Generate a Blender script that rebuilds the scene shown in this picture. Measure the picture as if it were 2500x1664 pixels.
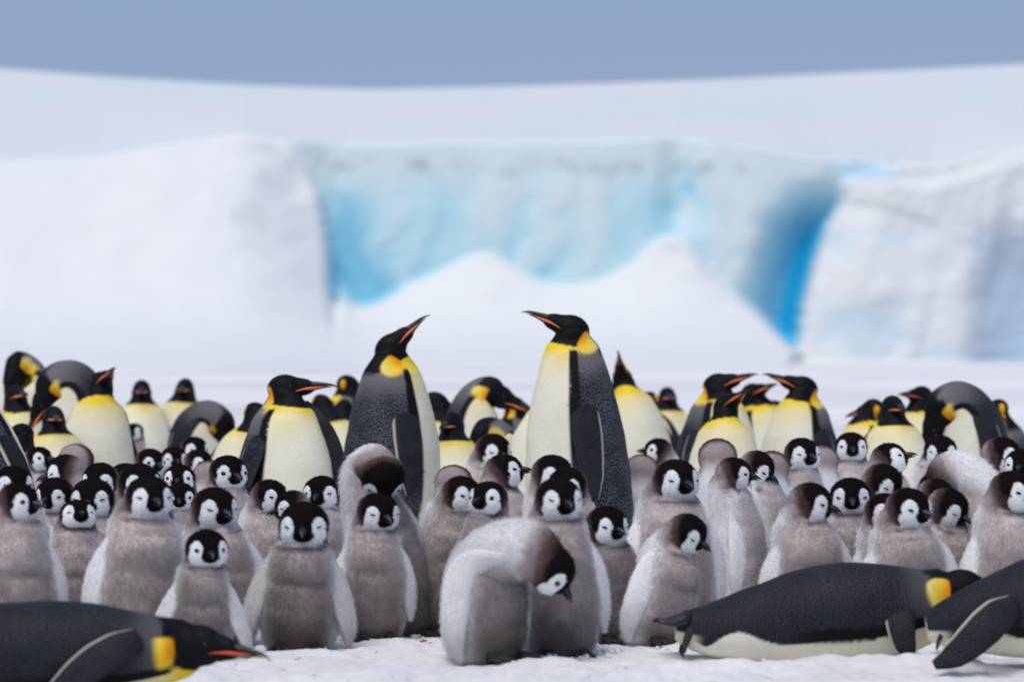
import bpy, math
import numpy as np
from mathutils import Vector

for _o in list(bpy.data.objects):
    bpy.data.objects.remove(_o)
scene = bpy.context.scene
COL = scene.collection

# ------------------------------------------------------------------ camera, sky, sun, exposure
FPX, CXP, HOR, HCAM = 9000.0, 1250.0, 860.0, 0.94     # focal length, centre column, horizon row (photo px), eye height (m)
cam = bpy.data.cameras.new('camera')
cam_o = bpy.data.objects.new('camera', cam)
COL.objects.link(cam_o)
cam.sensor_width = 36.0
cam.lens = FPX / 2500.0 * 36.0
cam.shift_y = (HOR - 832.0) / 2500.0
cam.clip_start, cam.clip_end = 0.1, 20000
cam_o.location = (0, 0, HCAM)
cam_o.rotation_euler = (math.pi / 2, 0, 0)
cam.dof.use_dof = True
cam.dof.focus_distance = 13.6
cam.dof.aperture_fstop = cam.lens / 1000.0 / 0.040
scene.camera = cam_o

SUN_EL, SUN_AZ = math.radians(60), math.radians(206)   # azimuth clockwise from +Y (view direction): behind the camera, to the left
world = bpy.data.worlds.new('World')
scene.world = world
world.use_nodes = True
wn = world.node_tree
wn.nodes.clear()
w_out = wn.nodes.new('ShaderNodeOutputWorld')
w_bg = wn.nodes.new('ShaderNodeBackground')
w_sky = wn.nodes.new('ShaderNodeTexSky')
w_sky.sky_type = 'NISHITA'
w_sky.sun_disc = False
w_sky.sun_elevation = SUN_EL
w_sky.sun_rotation = SUN_AZ
w_sky.air_density, w_sky.dust_density, w_sky.ozone_density = 1.0, 0.6, 2.0
w_mix = wn.nodes.new('ShaderNodeMixRGB')               # a thin even blue-grey cloud deck over the clear sky
w_mix.inputs['Fac'].default_value = 0.82
w_mix.inputs['Color2'].default_value = (2.55, 3.38, 5.6, 1)
w_bg.inputs['Strength'].default_value = 0.1
wn.links.new(w_sky.outputs['Color'], w_mix.inputs['Color1'])
wn.links.new(w_mix.outputs['Color'], w_bg.inputs['Color'])
wn.links.new(w_bg.outputs['Background'], w_out.inputs['Surface'])

sun = bpy.data.lights.new('sun', 'SUN')
sun.energy = 2.45
sun.angle = math.radians(40)
sun.color = (1.0, 0.93, 0.85)
sun_o = bpy.data.objects.new('sun', sun)
COL.objects.link(sun_o)
sd = Vector((math.sin(SUN_AZ) * math.cos(SUN_EL), math.cos(SUN_AZ) * math.cos(SUN_EL), math.sin(SUN_EL)))
sun_o.rotation_euler = (-sd).to_track_quat('-Z', 'Y').to_euler()
sun_o.location = sd * 50

scene.view_settings.view_transform = 'Standard'
scene.view_settings.look = 'None'
scene.view_settings.exposure = 0.0
scene.view_settings.gamma = 1.0
scene.view_settings.use_curve_mapping = False
scene.render.engine = 'CYCLES'
scene.cycles.use_denoising = True
scene.cycles.max_bounces = 6

# ------------------------------------------------------------------ helpers
def depth_of(s):                       # s = photo pixels per metre
    return FPX / s

def unproject(px, py, d):
    return np.array([(px - CXP) / FPX * d, d, HCAM - (py - HOR) / FPX * d])

def sstep(a, b, x):
    t = np.clip((np.asarray(x, float) - a) / (b - a), 0, 1)
    return t * t * (3 - 2 * t)

def lerp(a, b, t):
    return a + (b - a) * t

def mixc(c, new, w):
    return c + (np.asarray(new, float) - c) * w[:, None]

def _hash(i, j, k, seed):
    n = (i.astype(np.int64) * 374761393 + j.astype(np.int64) * 668265263 + k.astype(np.int64) * 2147483647 + seed * 1274126177) & 0xffffffff
    n = ((n ^ (n >> 13)) * 1274126177) & 0xffffffff
    n = ((n ^ (n >> 16)) * 2246822519) & 0xffffffff
    return ((n ^ (n >> 15)) & 0xffff) / 65535.0

def vnoise(p, seed=0):                 # value noise, 0..1
    p = np.asarray(p, float)
    f = np.floor(p)
    i = f.astype(np.int64)
    t = p - f
    t = t * t * (3 - 2 * t)
    r = 0
    for a in (0, 1):
        for b in (0, 1):
            for c in (0, 1):
                w = (t[:, 0] if a else 1 - t[:, 0]) * (t[:, 1] if b else 1 - t[:, 1]) * (t[:, 2] if c else 1 - t[:, 2])
                r = r + w * _hash(i[:, 0] + a, i[:, 1] + b, i[:, 2] + c, seed)
    return r

def fbm(p, seed=0, octaves=3):
    r, amp, tot = 0, 1.0, 0
    for o in range(octaves):
        r = r + amp * vnoise(p * (2 ** o), seed + o * 17)
        tot += amp
        amp *= 0.5
    return r / tot

def make_mesh(name, verts, quads, tris=None, smooth=True):
    me = bpy.data.meshes.new(name)
    nq = len(quads)
    nt = 0 if tris is None else len(tris)
    me.vertices.add(len(verts))
    me.vertices.foreach_set('co', np.asarray(verts, np.float32).ravel())
    me.loops.add(nq * 4 + nt * 3)
    me.polygons.add(nq + nt)
    idx = np.concatenate([np.asarray(quads, np.int32).ravel(), np.zeros(0, np.int32) if nt == 0 else np.asarray(tris, np.int32).ravel()])
    me.loops.foreach_set('vertex_index', idx)
    st = np.concatenate([np.arange(nq) * 4, nq * 4 + np.arange(nt) * 3]).astype(np.int32)
    me.polygons.foreach_set('loop_start', st)
    me.polygons.foreach_set('use_smooth', np.full(nq + nt, smooth))
    me.update(calc_edges=True)
    return me

def set_col(me, col, alpha=None):
    a = me.attributes.new('col', 'FLOAT_COLOR', 'POINT')
    c = np.ones((len(col), 4), np.float32)
    c[:, :3] = np.clip(col, 0.002, 1)
    c[:, 3] = 0 if alpha is None else alpha
    a.data.foreach_set('color', c.ravel())

def set_rest(me, rest):
    a = me.attributes.new('rest', 'FLOAT_VECTOR', 'POINT')
    a.data.foreach_set('vector', np.asarray(rest, np.float32).ravel())

def link(name, data, mat=None, parent=None):
    o = bpy.data.objects.new(name, data)
    COL.objects.link(o)
    if mat is not None and data is not None and len(data.materials) == 0:
        data.materials.append(mat)
    if parent is not None:
        o.parent = parent
    return o

def grid_quads(nr, ns, wrap=True):
    i = np.arange(nr - 1)[:, None]
    j = np.arange(ns if wrap else ns - 1)[None, :]
    j2 = (j + 1) % ns
    return np.stack([i * ns + j, (i + 1) * ns + j, (i + 1) * ns + j2, i * ns + j2], -1).reshape(-1, 4)

def catmull(pts, n):
    """n points evenly spaced in arc length along a smooth curve through pts."""
    P = np.asarray(pts, float)
    P = np.vstack([2 * P[0] - P[1], P, 2 * P[-1] - P[-2]])
    out = []
    for k in range(1, len(P) - 2):
        t = np.linspace(0, 1, 24, endpoint=False)[:, None]
        p0, p1, p2, p3 = P[k - 1], P[k], P[k + 1], P[k + 2]
        out.append(0.5 * ((2 * p1) + (-p0 + p2) * t + (2 * p0 - 5 * p1 + 4 * p2 - p3) * t ** 2 + (-p0 + 3 * p1 - 3 * p2 + p3) * t ** 3))
    out.append(P[-2][None])
    D = np.vstack(out)
    L = np.concatenate([[0], np.cumsum(np.linalg.norm(np.diff(D, axis=0), axis=1))])
    u = np.linspace(0, L[-1], n)
    return np.stack([np.interp(u, L, D[:, i]) for i in range(3)], 1), L[-1]

def norm(v):
    return v / np.maximum(np.linalg.norm(v, axis=-1, keepdims=True), 1e-9)

def tube(pts, rw, rd, lat, ns=14, n=16, power=2.0):
    """closed tapered tube: verts, quads, tris, ring frames. rw is the half-width along lat, rd across it."""
    C, L = catmull(pts, n)
    u = np.linspace(0, 1, n)
    k = np.linspace(0, 1, len(rw))
    W = np.interp(u, k, rw)
    D = np.interp(u, k, rd)
    T = norm(np.gradient(C, axis=0))
    La = np.asarray(lat, float)
    La = np.broadcast_to(La, C.shape)
    Lv = norm(La - (La * T).sum(1, keepdims=True) * T)
    Fv = np.cross(Lv, T)
    th = np.linspace(0, 2 * np.pi, ns, endpoint=False)
    c, s = np.cos(th), np.sin(th)
    V = C[:, None] + Lv[:, None] * (W[:, None] * c[None])[..., None] + Fv[:, None] * (D[:, None] * s[None])[..., None]
    V = V.reshape(-1, 3)
    q = grid_quads(n, ns)
    nv = len(V)
    V = np.vstack([V, C[0] - T[0] * D[0] * 0.3, C[-1] + T[-1] * D[-1] * 0.3])
    j = np.arange(ns)
    t1 = np.stack([np.full(ns, nv), j, (j + 1) % ns], 1)
    t2 = np.stack([np.full(ns, nv + 1), (n - 1) * ns + (j + 1) % ns, (n - 1) * ns + j], 1)
    return V, q, np.vstack([t1, t2]), (c, s)

def join(parts):
    V, Q, T, off = [], [], [], 0
    for v, q, t in parts:
        V.append(v); Q.append(q + off); T.append(t + off)
        off += len(v)
    return np.vstack(V), np.vstack(Q), np.vstack(T)

# ------------------------------------------------------------------ materials
def new_mat(name):
    m = bpy.data.materials.new(name)
    m.use_nodes = True
    nt = m.node_tree
    return m, nt, nt.nodes['Principled BSDF'], nt.links

def N(nt, typ, **kw):
    n = nt.nodes.new(typ)
    for k, v in kw.items():
        if k in n.inputs.keys():
            n.inputs[k].default_value = v
        else:
            setattr(n, k, v)
    return n

def mat_down():
    m, nt, b, L = new_mat('chick_down')
    at = N(nt, 'ShaderNodeAttribute', attribute_name='col')
    tc = N(nt, 'ShaderNodeTexCoord')
    n1 = N(nt, 'ShaderNodeTexNoise', Scale=70.0, Detail=4.0)
    mr = N(nt, 'ShaderNodeMapRange')
    mr.inputs['To Min'].default_value, mr.inputs['To Max'].default_value = 0.86, 1.12
    mu = N(nt, 'ShaderNodeVectorMath', operation='MULTIPLY')
    L.new(tc.outputs['Object'], n1.inputs['Vector'])
    L.new(n1.outputs['Fac'], mr.inputs['Value'])
    L.new(at.outputs['Color'], mu.inputs[0])
    L.new(mr.outputs['Result'], mu.inputs[1])
    L.new(mu.outputs['Vector'], b.inputs['Base Color'])
    bp = N(nt, 'ShaderNodeBump', Strength=0.5, Distance=0.006)
    n2 = N(nt, 'ShaderNodeTexNoise', Scale=160.0, Detail=3.0)
    L.new(tc.outputs['Object'], n2.inputs['Vector'])
    L.new(n2.outputs['Fac'], bp.inputs['Height'])
    L.new(bp.outputs['Normal'], b.inputs['Normal'])
    b.inputs['Roughness'].default_value = 1.0
    b.inputs['Specular IOR Level'].default_value = 0.05
    return m

def mat_hair():
    m, nt, b, L = new_mat('down_fibre')
    at = N(nt, 'ShaderNodeAttribute', attribute_name='col')
    hi = N(nt, 'ShaderNodeHairInfo')
    mr = N(nt, 'ShaderNodeMapRange')
    mr.inputs['To Min'].default_value, mr.inputs['To Max'].default_value = 0.93, 1.08
    mu = N(nt, 'ShaderNodeVectorMath', operation='MULTIPLY')
    L.new(hi.outputs['Random'], mr.inputs['Value'])
    L.new(at.outputs['Color'], mu.inputs[0])
    L.new(mr.outputs['Result'], mu.inputs[1])
    L.new(mu.outputs['Vector'], b.inputs['Base Color'])
    b.inputs['Roughness'].default_value = 0.9
    b.inputs['Specular IOR Level'].default_value = 0.08
    return m

def mat_feather():
    m, nt, b, L = new_mat('adult_feathers')
    at = N(nt, 'ShaderNodeAttribute', attribute_name='col')
    re = N(nt, 'ShaderNodeAttribute', attribute_name='rest')
    mp = N(nt, 'ShaderNodeMapping')
    mp.inputs['Scale'].default_value = (150, 85, 1)
    L.new(re.outputs['Vector'], mp.inputs['Vector'])
    vo = N(nt, 'ShaderNodeTexVoronoi', Scale=1.0, Randomness=0.75)
    vo.voronoi_dimensions = '2D'
    L.new(mp.outputs['Vector'], vo.inputs['Vector'])
    dot = N(nt, 'ShaderNodeMapRange')
    dot.inputs['From Min'].default_value, dot.inputs['From Max'].default_value = 0.42, 0.08
    L.new(vo.outputs['Distance'], dot.inputs['Value'])
    nz = N(nt, 'ShaderNodeTexNoise', Scale=9.0, Detail=2.0)
    L.new(re.outputs['Vector'], nz.inputs['Vector'])
    nr = N(nt, 'ShaderNodeMapRange')
    nr.inputs['From Min'].default_value, nr.inputs['From Max'].default_value = 0.35, 0.65
    nr.inputs['To Min'].default_value, nr.inputs['To Max'].default_value = 0.35, 1.0
    L.new(nz.outputs['Fac'], nr.inputs['Value'])
    f1 = N(nt, 'ShaderNodeMath', operation='MULTIPLY')
    L.new(dot.outputs['Result'], f1.inputs[0]); L.new(nr.outputs['Result'], f1.inputs[1])
    f2 = N(nt, 'ShaderNodeMath', operation='MULTIPLY')
    L.new(f1.outputs[0], f2.inputs[0]); L.new(at.outputs['Alpha'], f2.inputs[1])
    mx = N(nt, 'ShaderNodeMixRGB')
    mx.inputs['Color2'].default_value = (0.30, 0.32, 0.37, 1)
    L.new(f2.outputs[0], mx.inputs['Fac'])
    L.new(at.outputs['Color'], mx.inputs['Color1'])
    fine = N(nt, 'ShaderNodeTexNoise', Scale=60.0, Detail=3.0)
    mp2 = N(nt, 'ShaderNodeMapping')
    mp2.inputs['Scale'].default_value = (4, 1, 1)
    L.new(re.outputs['Vector'], mp2.inputs['Vector']); L.new(mp2.outputs['Vector'], fine.inputs['Vector'])
    fr = N(nt, 'ShaderNodeMapRange')
    fr.inputs['To Min'].default_value, fr.inputs['To Max'].default_value = 0.84, 1.14
    L.new(fine.outputs['Fac'], fr.inputs['Value'])
    mu = N(nt, 'ShaderNodeVectorMath', operation='MULTIPLY')
    L.new(mx.outputs['Color'], mu.inputs[0]); L.new(fr.outputs['Result'], mu.inputs[1])
    L.new(mu.outputs['Vector'], b.inputs['Base Color'])
    bp = N(nt, 'ShaderNodeBump', Strength=0.6, Distance=0.004)
    L.new(f2.outputs[0], bp.inputs['Height'])
    L.new(bp.outputs['Normal'], b.inputs['Normal'])
    b.inputs['Roughness'].default_value = 0.62
    b.inputs['Specular IOR Level'].default_value = 0.13
    return m

def mat_plain(name, col, rough=0.5, spec=0.4, var=0.25, scale=80.0, bump=0.2):
    m, nt, b, L = new_mat(name)
    tc = N(nt, 'ShaderNodeTexCoord')
    n1 = N(nt, 'ShaderNodeTexNoise', Scale=scale, Detail=4.0)
    L.new(tc.outputs['Object'], n1.inputs['Vector'])
    mr = N(nt, 'ShaderNodeMapRange')
    mr.inputs['To Min'].default_value, mr.inputs['To Max'].default_value = 1 - var, 1 + var
    L.new(n1.outputs['Fac'], mr.inputs['Value'])
    mu = N(nt, 'ShaderNodeVectorMath', operation='MULTIPLY')
    mu.inputs[0].default_value = col
    L.new(mr.outputs['Result'], mu.inputs[1])
    L.new(mu.outputs['Vector'], b.inputs['Base Color'])
    bp = N(nt, 'ShaderNodeBump', Strength=bump, Distance=0.002)
    L.new(n1.outputs['Fac'], bp.inputs['Height'])
    L.new(bp.outputs['Normal'], b.inputs['Normal'])
    b.inputs['Roughness'].default_value = rough
    b.inputs['Specular IOR Level'].default_value = spec
    return m

def mat_snow():
    m, nt, b, L = new_mat('snow')
    geo = N(nt, 'ShaderNodeNewGeometry')
    n1 = N(nt, 'ShaderNodeTexNoise', Scale=1.3, Detail=5.0, Roughness=0.6)
    n2 = N(nt, 'ShaderNodeTexNoise', Scale=45.0, Detail=5.0, Roughness=0.7)
    n3 = N(nt, 'ShaderNodeTexNoise', Scale=0.05, Detail=4.0, Roughness=0.6)
    for n in (n1, n2, n3):
        L.new(geo.outputs['Position'], n.inputs['Vector'])
    cr = N(nt, 'ShaderNodeValToRGB')
    cr.color_ramp.elements[0].position, cr.color_ramp.elements[0].color = 0.36, (0.82, 0.81, 0.80, 1)
    cr.color_ramp.elements[1].position, cr.color_ramp.elements[1].color = 0.6, (0.90, 0.90, 0.885, 1)
    L.new(n1.outputs['Fac'], cr.inputs['Fac'])
    c3 = N(nt, 'ShaderNodeValToRGB')
    c3.color_ramp.elements[0].position, c3.color_ramp.elements[0].color = 0.38, (0.80, 0.79, 0.80, 1)
    c3.color_ramp.elements[1].position, c3.color_ramp.elements[1].color = 0.6, (1, 1, 1, 1)
    L.new(n3.outputs['Fac'], c3.inputs['Fac'])
    mu = N(nt, 'ShaderNodeMixRGB', blend_type='MULTIPLY')
    mu.inputs['Fac'].default_value = 1
    L.new(cr.outputs['Color'], mu.inputs['Color1']); L.new(c3.outputs['Color'], mu.inputs['Color2'])
    n4 = N(nt, 'ShaderNodeTexNoise', Scale=3.2, Detail=6.0, Roughness=0.7)
    L.new(geo.outputs['Position'], n4.inputs['Vector'])
    st = N(nt, 'ShaderNodeMapRange')
    st.inputs['From Min'].default_value, st.inputs['From Max'].default_value = 0.58, 0.72
    st.inputs['To Max'].default_value = 0.28
    L.new(n4.outputs['Fac'], st.inputs['Value'])
    mst = N(nt, 'ShaderNodeMixRGB')
    mst.inputs['Color2'].default_value = (0.62, 0.555, 0.53, 1)
    L.new(st.outputs['Result'], mst.inputs['Fac']); L.new(mu.outputs['Color'], mst.inputs['Color1'])
    L.new(mst.outputs['Color'], b.inputs['Base Color'])
    bp = N(nt, 'ShaderNodeBump', Strength=0.5, Distance=0.012)
    L.new(n2.outputs['Fac'], bp.inputs['Height'])
    L.new(bp.outputs['Normal'], b.inputs['Normal'])
    b.inputs['Roughness'].default_value = 0.85
    b.inputs['Specular IOR Level'].default_value = 0.2
    return m

def mat_ice():
    m, nt, b, L = new_mat('glacier_ice')
    at = N(nt, 'ShaderNodeAttribute', attribute_name='col')
    geo = N(nt, 'ShaderNodeNewGeometry')
    n1 = N(nt, 'ShaderNodeTexNoise', Scale=0.35, Detail=5.0, Roughness=0.6)
    L.new(geo.outputs['Position'], n1.inputs['Vector'])
    mr = N(nt, 'ShaderNodeMapRange')
    mr.inputs['To Min'].default_value, mr.inputs['To Max'].default_value = 0.93, 1.05
    L.new(n1.outputs['Fac'], mr.inputs['Value'])
    mu = N(nt, 'ShaderNodeVectorMath', operation='MULTIPLY')
    L.new(at.outputs['Color'], mu.inputs[0]); L.new(mr.outputs['Result'], mu.inputs[1])
    L.new(mu.outputs['Vector'], b.inputs['Base Color'])
    bp = N(nt, 'ShaderNodeBump', Strength=0.12, Distance=0.3)
    L.new(n1.outputs['Fac'], bp.inputs['Height'])
    L.new(bp.outputs['Normal'], b.inputs['Normal'])
    b.inputs['Roughness'].default_value = 0.7
    b.inputs['Specular IOR Level'].default_value = 0.2
    return m

M_DOWN, M_HAIR, M_FEATHER = mat_down(), mat_hair(), mat_feather()
M_SNOW, M_ICE = mat_snow(), mat_ice()
M_BLACK = mat_plain('beak_horn', (0.012, 0.012, 0.014), rough=0.38, spec=0.5)
M_EYE = mat_plain('eye_dark', (0.006, 0.005, 0.005), rough=0.15, spec=0.6, var=0.1)
M_LID = mat_plain('eyelid_slit', (0.025, 0.022, 0.022), rough=0.6, spec=0.2, var=0.1)
M_FOOT = mat_plain('foot_skin', (0.018, 0.017, 0.019), rough=0.55, spec=0.4, var=0.4, scale=200, bump=0.6)
M_ORANGE = mat_plain('mandible_orange', (0.85, 0.20, 0.06), rough=0.45, spec=0.4, var=0.15)
M_RED = mat_plain('mandible_red', (0.72, 0.075, 0.03), rough=0.45, spec=0.4, var=0.15)
M_KRILL = mat_plain('krill', (0.45, 0.06, 0.02), rough=0.6, spec=0.3)

# ------------------------------------------------------------------ snow ground
MOUNDS = [(0.95, 10.92, 0.040, 0.30, 0.10), (0.70, 10.98, 0.022, 0.10, 0.06), (1.28, 10.90, 0.045, 0.16, 0.08), (1.05, 10.55, 0.02, 0.5, 0.2), (-0.2, 10.45, 0.02, 0.6, 0.25),
          (0.45, 10.98, 0.022, 0.16, 0.06), (-0.62, 11.42, 0.02, 0.10, 0.05), (0.12, 11.02, 0.018, 0.14, 0.05), (-0.33, 11.25, 0.018, 0.12, 0.05)]

def ground_z(x, y):
    x = np.atleast_1d(np.asarray(x, float)); y = np.atleast_1d(np.asarray(y, float))
    p = np.stack([x, y, np.zeros_like(x)], 1)
    fade = 1 / (1 + (y / 60.0) ** 2)
    z = (fbm(p * 1.1, 3, 3) - 0.5) * 0.05 + (fbm(p * 5.0, 11, 3) - 0.5) * 0.05 * fade
    z += (fbm(p * 22.0, 29, 2) - 0.5) * 0.022 * fade
    for mx, my, h, sx, sy in MOUNDS:
        z += h * np.exp(-((x - mx) / sx) ** 2 - ((y - my) / sy) ** 2)
    far = sstep(30, 90, y)
    z = z * (1 - far) + far * (fbm(p * np.array([0.05, 0.03, 1]), 41, 3) - 0.5) * 0.35
    return z

def build_ground():
    ys = [4.0]
    while ys[-1] < 9000:
        y = ys[-1]
        step = 0.012 if 10.0 < y < 12.6 else (0.05 if y < 20 else 0.012 * y ** 1.25 / 2.2)
        ys.append(y + step)
    ys = np.array(ys)
    uc = np.linspace(-0.15, 0.15, 330)
    side = 0.15 + np.geomspace(0.004, 1.6, 26)
    us = np.concatenate([-side[::-1], uc, side])
    Y, U = np.meshgrid(ys, us, indexing='ij')
    X = U * Y
    Z = ground_z(X.ravel(), Y.ravel()).reshape(X.shape)
    V = np.stack([X, Y, Z], -1).reshape(-1, 3)
    me = make_mesh('snow_ground', V, grid_quads(len(ys), len(us), False)[:, ::-1])
    o = link('snow_ground', me, M_SNOW)
    o['kind'] = 'structure'
    o['label'] = 'trampled white snow over flat sea ice'
    # the snow behind and beside the viewer, so that the sheet goes on all round
    q = make_mesh('snow_ground_behind', [(-60, -60, -0.02), (60, -60, -0.02), (60, 4.02, -0.03), (-60, 4.02, -0.03)], [(0, 1, 2, 3)])
    o2 = link('snow_ground_behind', q, M_SNOW)
    o2['kind'] = 'structure'
    o2['label'] = 'flat white snow behind the viewer'

build_ground()

def build_crumbs():
    rng = np.random.default_rng(5)
    parts = []
    base = np.array([(1, 0, 0), (-1, 0, 0), (0, 1, 0), (0, -1, 0), (0, 0, 1), (0, 0, -1.0)])
    tri = np.array([(4, 0, 2), (4, 2, 1), (4, 1, 3), (4, 3, 0), (5, 2, 0), (5, 1, 2), (5, 3, 1), (5, 0, 3)])
    spots = []
    for i in range(260):
        y = 10.2 + rng.random() ** 1.3 * 2.3
        x = (rng.random() - 0.5) * 0.3 * y
        spots.append((x, y, 0.003 + 0.009 * rng.random() ** 3))
    for px, py, n in ((1690, 1590, 40), (1500, 1600, 40), (745, 1590, 14), (1240, 1615, 26), (1420, 1608, 40), (640, 1588, 30), (2230, 1600, 60), (1900, 1600, 40), (1000, 1560, 30)):
        d = HCAM * FPX / (py - HOR)
        for k in range(n):
            x = (px - CXP) / FPX * d + rng.normal() * 0.06
            spots.append((x, d - 0.02 + rng.normal() * 0.03, 0.004 + 0.012 * rng.random() ** 2))
    S = np.array(spots)
    gz = ground_z(S[:, 0], S[:, 1])
    V, T = [], []
    for k, (x, y, r) in enumerate(S):
        v = base * (0.7 + 0.6 * rng.random((6, 3))) * r
        v[:, 2] *= 0.7
        v = v @ np.linalg.qr(rng.normal(size=(3, 3)))[0]
        V.append(v + (x, y, gz[k] + r * 0.25))
        T.append(tri + 6 * k)
    me = make_mesh('snow_crumbs', np.vstack(V), np.zeros((0, 4), int), np.vstack(T))
    o = link('snow_crumbs', me, M_SNOW)
    o['kind'] = 'stuff'
    o['label'] = 'loose crumbs of snow kicked up round the feet'
    o['category'] = 'snow'

build_crumbs()

# ------------------------------------------------------------------ ice shelf behind the colony
def build_ice():
    K = 2500.0 / 2356.0                                   # outlines below were read off a 2356 px wide view
    us = np.concatenate([np.linspace(-1500, -60, 60), np.linspace(-50, 2410, 420), np.linspace(2420, 3900, 60)])
    vs = np.concatenate([np.linspace(150, 300, 40), np.linspace(303, 860, 190)])

    def poly(pts, u):
        a = np.array(pts, float)
        return np.interp(u, a[:, 0], a[:, 1])
    skyl = poly([(-1500, 120), (-300, 140), (0, 158), (300, 180), (600, 197), (850, 205), (1200, 198), (1600, 185), (2000, 165), (2356, 148), (2700, 125), (3900, 90)], us)
    lip = poly([(-1500, 400), (0, 362), (230, 352), (420, 318), (560, 298), (700, 318), (800, 330), (1000, 322), (1300, 322), (1560, 312), (1750, 335), (1900, 362), (2000, 362), (2150, 375), (2356, 330), (3900, 250)], us)
    fan = poly([(-1500, 340), (0, 366), (230, 356), (420, 322), (560, 302), (660, 330), (700, 380), (735, 450), (755, 560), (762, 690), (790, 705), (850, 708), (890, 695), (930, 655), (1000, 632),
                (1060, 602), (1130, 566), (1165, 600), (1200, 636), (1260, 655), (1330, 662), (1390, 650), (1440, 618), (1500, 566), (1550, 510), (1585, 560), (1620, 620), (1680, 672), (1740, 712),
                (1790, 765), (1830, 812), (1850, 832), (2356, 834), (3900, 820)], us)
    kw = np.hanning(29); kw /= kw.sum()
    fan = np.where((us > 780) & (us < 1850), np.convolve(np.pad(fan, 14, mode='edge'), kw, mode='valid'), fan)
    edge = lambda v: np.interp(v, [300, 380, 420, 470, 520, 600, 700, 800, 860], [2100, 2060, 1950, 1935, 1900, 1872, 1846, 1830, 1826])
    rng = np.random.default_rng(3)
    Uv, Vv, Yv, Cv = [], [], [], []
    # row by row from the skyline down; rows above the lip lie on the glacier's rising back
    nrow_top, nrow_face = 40, 190
    rows = []
    for r in range(nrow_top):                              # glacier back, skyline -> lip
        t = r / nrow_top
        v = lerp(skyl, lip, t)
        Y = 300 + 420 * (1 - t) ** 1.5 + 0 * us
        rows.append((us, v, Y, 'top'))
    vbot = 905.0
    for r in range(nrow_face):
        t = r / (nrow_face - 1)
        v = lerp(lip, vbot, t)
        rows.append((us, v, None, 'face'))
    U = np.stack([a[0] for a in rows]); V = np.stack([a[1] for a in rows])
    Y = np.full(U.shape, 300.0)
    Y[:nrow_top] = np.stack([a[2] for a in rows[:nrow_top]])
    F = V[nrow_top:]; UF = U[nrow_top:]
    px_m = 300 / FPX * K                                    # metres per (2356-view) pixel at 300 m
    hgt = (F - lip) * px_m                                  # metres below the lip
    p3 = np.stack([UF.ravel() * 0.012, F.ravel() * 0.004, np.zeros(F.size)], 1)
    p3[:, 0] += 1.2 * (fbm(np.stack([UF.ravel() * 0.01, F.ravel() * 0.012, 5 + 0 * F.ravel()], 1), 77, 3) - 0.5)
    p3[:, 0] += 0.25 * F.ravel() * 0.012
    flute = (fbm(p3 * np.array([2.2, 1.0, 1]), 7, 4).reshape(F.shape) - 0.5)
    p4 = np.stack([UF.ravel() * 0.006, F.ravel() * 0.008, np.ones(F.size)], 1)
    lump = (fbm(p4, 9, 4).reshape(F.shape) - 0.5)
    wall = 300.3 - 0.04 * hgt + 0.55 * (flute + 0.8 * lump) * sstep(0, 3, hgt)
    wall += 1.5 * np.exp(-((UF - 770) / 60.0) ** 2)                                     # recess beside the left drift
    wall += 1.2 * np.exp(-((UF - 1565) / 45.0) ** 2) * sstep(560, 480, F)
    zf = np.clip(HCAM - (F * K - HOR) / FPX * 300, 0, 99)
    kw = np.hanning(91); kw /= kw.sum()
    fanS = np.convolve(np.pad(fan, 45, mode='edge'), kw, mode='valid')
    wt = np.exp(-np.clip(F - fan, 0, None) / 45.0)
    lump2 = fbm(np.stack([UF.ravel() * 0.007 + F.ravel() * 0.003, F.ravel() * 0.009, 7 + 0 * F.ravel()], 1), 51, 4).reshape(F.shape) - 0.5
    snow = 299.6 - (np.clip(F - fan, 0, None) * wt + np.clip(F - fanS, -20, None) * (1 - wt) * 1.0) * px_m - 1.2 * lump2 - 26 * np.exp(-zf / 1.6)                                # drifts piled against the face
    drift_edge = sstep(700, 770, UF)
    is_snow = (F > fan)
    ed = edge(F)
    blk = UF > ed
    block = 296.5 - 2.0 * sstep(0, 130, UF - ed) - np.clip((F - 520), 0, 400) * px_m * 0.10 + 0.9 * lump
    topb = np.interp(UF, [1900, 1945, 2000, 2130, 2240, 2356, 3900], [410, 405, 412, 430, 400, 360, 300])
    block = np.where(F < topb, 299 - (topb - F) * 0.0, block)
    recess = sstep(2200, 2300, UF + 30 * lump) * sstep(470, 640, F + 60 * flute)
    block = block + 2.5 * recess + 0.8 * flute
    crev = np.exp(-((UF - (ed - 55)) / 60.0) ** 2) * sstep(400, 520, F)
    wall = wall + 4.5 * crev
    Yf = np.where(is_snow, np.minimum(snow, wall), wall)
    Yf = np.where(blk & (F < 842), block, Yf)
    Yf = np.where(F > 838, np.minimum(Yf, 297 - (F - 838) * 0.10), Yf)
    for _ in range(9):                                     # round the arrises
        Yp = np.pad(Yf, 1, mode='edge')
        Yf = (Yp[1:-1, 1:-1] * 4 + Yp[:-2, 1:-1] + Yp[2:, 1:-1] + Yp[1:-1, :-2] + Yp[1:-1, 2:]) / 8
    Y[nrow_top:] = Yf
    for _ in range(6):                                      # soften the brink
        k0, k1 = nrow_top - 5, nrow_top + 12
        blk_ = Y[k0 - 1:k1 + 1].copy()
        Y[k0:k1] = (blk_[:-2] + 2 * blk_[1:-1] + blk_[2:]) / 4
    # colour of the ice itself: white snow, pale firn, blue old ice
    C = np.empty(U.shape + (3,))
    white = np.array([0.75, 0.765, 0.76]); firn = np.array([0.68, 0.76, 0.765])
    blue = np.array([0.23, 0.56, 0.71]); deep = np.array([0.01, 0.46, 0.74]); pale = np.array([0.54, 0.74, 0.78])
    gl = (fbm(np.stack([U.ravel() * 0.004, V.ravel() * 0.02, 3 + 0 * U.ravel()], 1), 15, 3).reshape(U.shape))
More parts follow.
